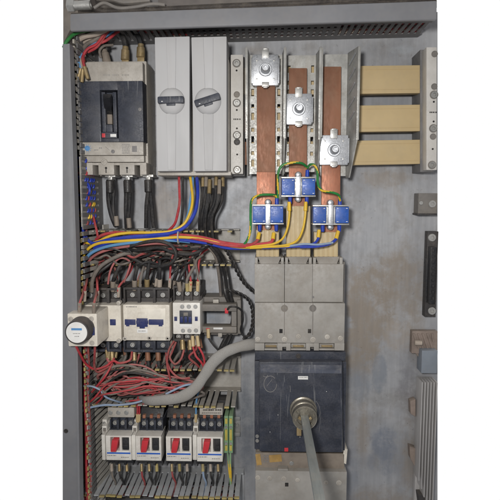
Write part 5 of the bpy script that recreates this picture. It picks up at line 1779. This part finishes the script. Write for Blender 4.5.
# wires in the top trunking seen through its slots
rnd = random.Random(51)
for k in range(12):
    m = ['red', 'beige', 'darkred', 'greycable', 'red', 'yellow', 'beige', 'cable', 'red', 'lightblue', 'darkred', 'beige'][k]
    d = 10 + (k % 6) * 11
    x0 = [160, 170, 190, 150][k % 4]
    xa_, xb_ = at(x0, 36, d).x, xb - 3
    pts = [Vector((xa_ + (xb_ - xa_) * i / 6, h_under(xa_ + (xb_ - xa_) * i / 6) + 5.5 + (k // 6) * 6 + rnd.uniform(-1, 1), d + rnd.uniform(-3, 3))) for i in range(7)]
    nm = {'red': 'red_wire', 'darkred': 'red_wire', 'beige': 'beige_wire', 'greycable': 'grey_wire', 'yellow': 'yellow_wire', 'cable': 'black_wire', 'lightblue': 'light_blue_wire'}[m]
    cn = {'red': 'red', 'darkred': 'dusty red', 'beige': 'beige', 'greycable': 'grey', 'yellow': 'yellow', 'cable': 'black', 'lightblue': 'light blue'}[m]
    wire(nm, '%s wire running inside the slotted trunking under the top rail' % cn, m, pts, 2.6, '%s wires inside the top trunking' % cn)
# starter tails
rnd = random.Random(61)
GT = {}
for u, off in enumerate((0, 29.9, 60.2, 91.2)):
    for k in range(3):
        px = 111.6 + off + k * 7.6
        m = [['greycable', 'cable', 'cable'], ['darkred', 'cable', 'cable'], ['darkred', 'cable', 'cable'], ['paleblue', 'cable', 'cable']][u][k]
        fm = ['beige', 'brass', 'brass', 'tip'][(u + k) % 4]
        s = rnd.uniform(2, 6) * (1 if k < 2 else -.3)
        cn = {'greycable': 'grey', 'cable': 'black', 'darkred': 'red', 'paleblue': 'pale blue'}[m]
        lb_ = '%s wire with ferrule leaving the %s starter at its %s pole' % (cn, ['first', 'second', 'third', 'last'][u], ['left', 'centre', 'right'][k])
        wire(cn.replace(' ', '_') + '_wire', lb_, m, [(px, 465, 62), (px + .2, 471, 66), (px + s * .3, 477, 68), (px + s, 483, 62), (px + s * .7, 489, 48), (px + s * .2, 496, 30)], 1.6, 'wires leaving the starters at the bottom', ends=(0,), fm=fm, fl=10, fr=2.5)
for k, (px, c) in enumerate(((137.6, 'red'), (196.2, 'lightblue'), (139.6, 'red'))):
    wire({'red': 'red_wire', 'lightblue': 'light_blue_wire'}[c], ['red wire dropping into the contact between the first two starters, left one', 'light blue wire dropping into the contact left of the last starter', 'red wire dropping into the contact between the first two starters, right one'][k], c, [(px - .4, 421, 66), (px - .2, 412, 70), (px, 404, 74), (px + 1, 396, 78), (px + 3, 390, 70)], 1.5, ends=(0,), fm='insul', fl=14, fr=2.4)
for k in range(2):
    wire('earth_wire', ['green and yellow wire falling from the left earth terminal', 'green and yellow wire falling from the right earth terminal'][k], 'greenterm', [(227.4 + 3 * k, 451, 50), (228.4 + 2 * k, 462, 54), (229.4 + 1.4 * k, 474, 56), (230.4 + .4 * k, 486, 50), (229, 498, 36)], 1.5, stripe=4)
# wires down in the bottom trunking
for k in range(8):
    m = ['cable', 'red', 'greycable', 'cable', 'darkred', 'cable', 'greycable', 'cable'][k]
    pts = [(97 + 140 * i / 6, 484 + k * 3 + rnd.uniform(-2, 2), 14 + (k % 3) * 14) for i in range(7)]
    nm = {'cable': 'black_wire', 'red': 'red_wire', 'greycable': 'grey_wire', 'darkred': 'red_wire'}[m]
    cn = {'cable': 'black', 'red': 'red', 'greycable': 'grey', 'darkred': 'dusty red'}[m]
    wire(nm, '%s wire lying inside the bottom trunking behind the fingers' % cn, m, pts, 2.4, '%s wires in the bottom trunking' % cn)
# cable tie round the bundle
mb = MB()
for px, py, w in ((178.4, 236.4, 8), ):
    for k in range(24):
        a0, a1 = 2 * math.pi * k / 24, 2 * math.pi * (k + 1) / 24
        p = at(px, py + .8, 85)
        mb.hexa([(p.x + sx, p.y + rr * math.sin(a) * 1.15, p.z + rr * .8 * math.cos(a)) for a in (a0, a1) for sx, rr in ((-1.1, 8.2), (1.1, 8.2), (1.1, 8.8), (-1.1, 8.8))], 0)
solo(mb, 'cable_tie', 'thin pale cable tie around the bundle below the switch', 'cable tie', M['beige'], at(178.4, 236.4, 85))
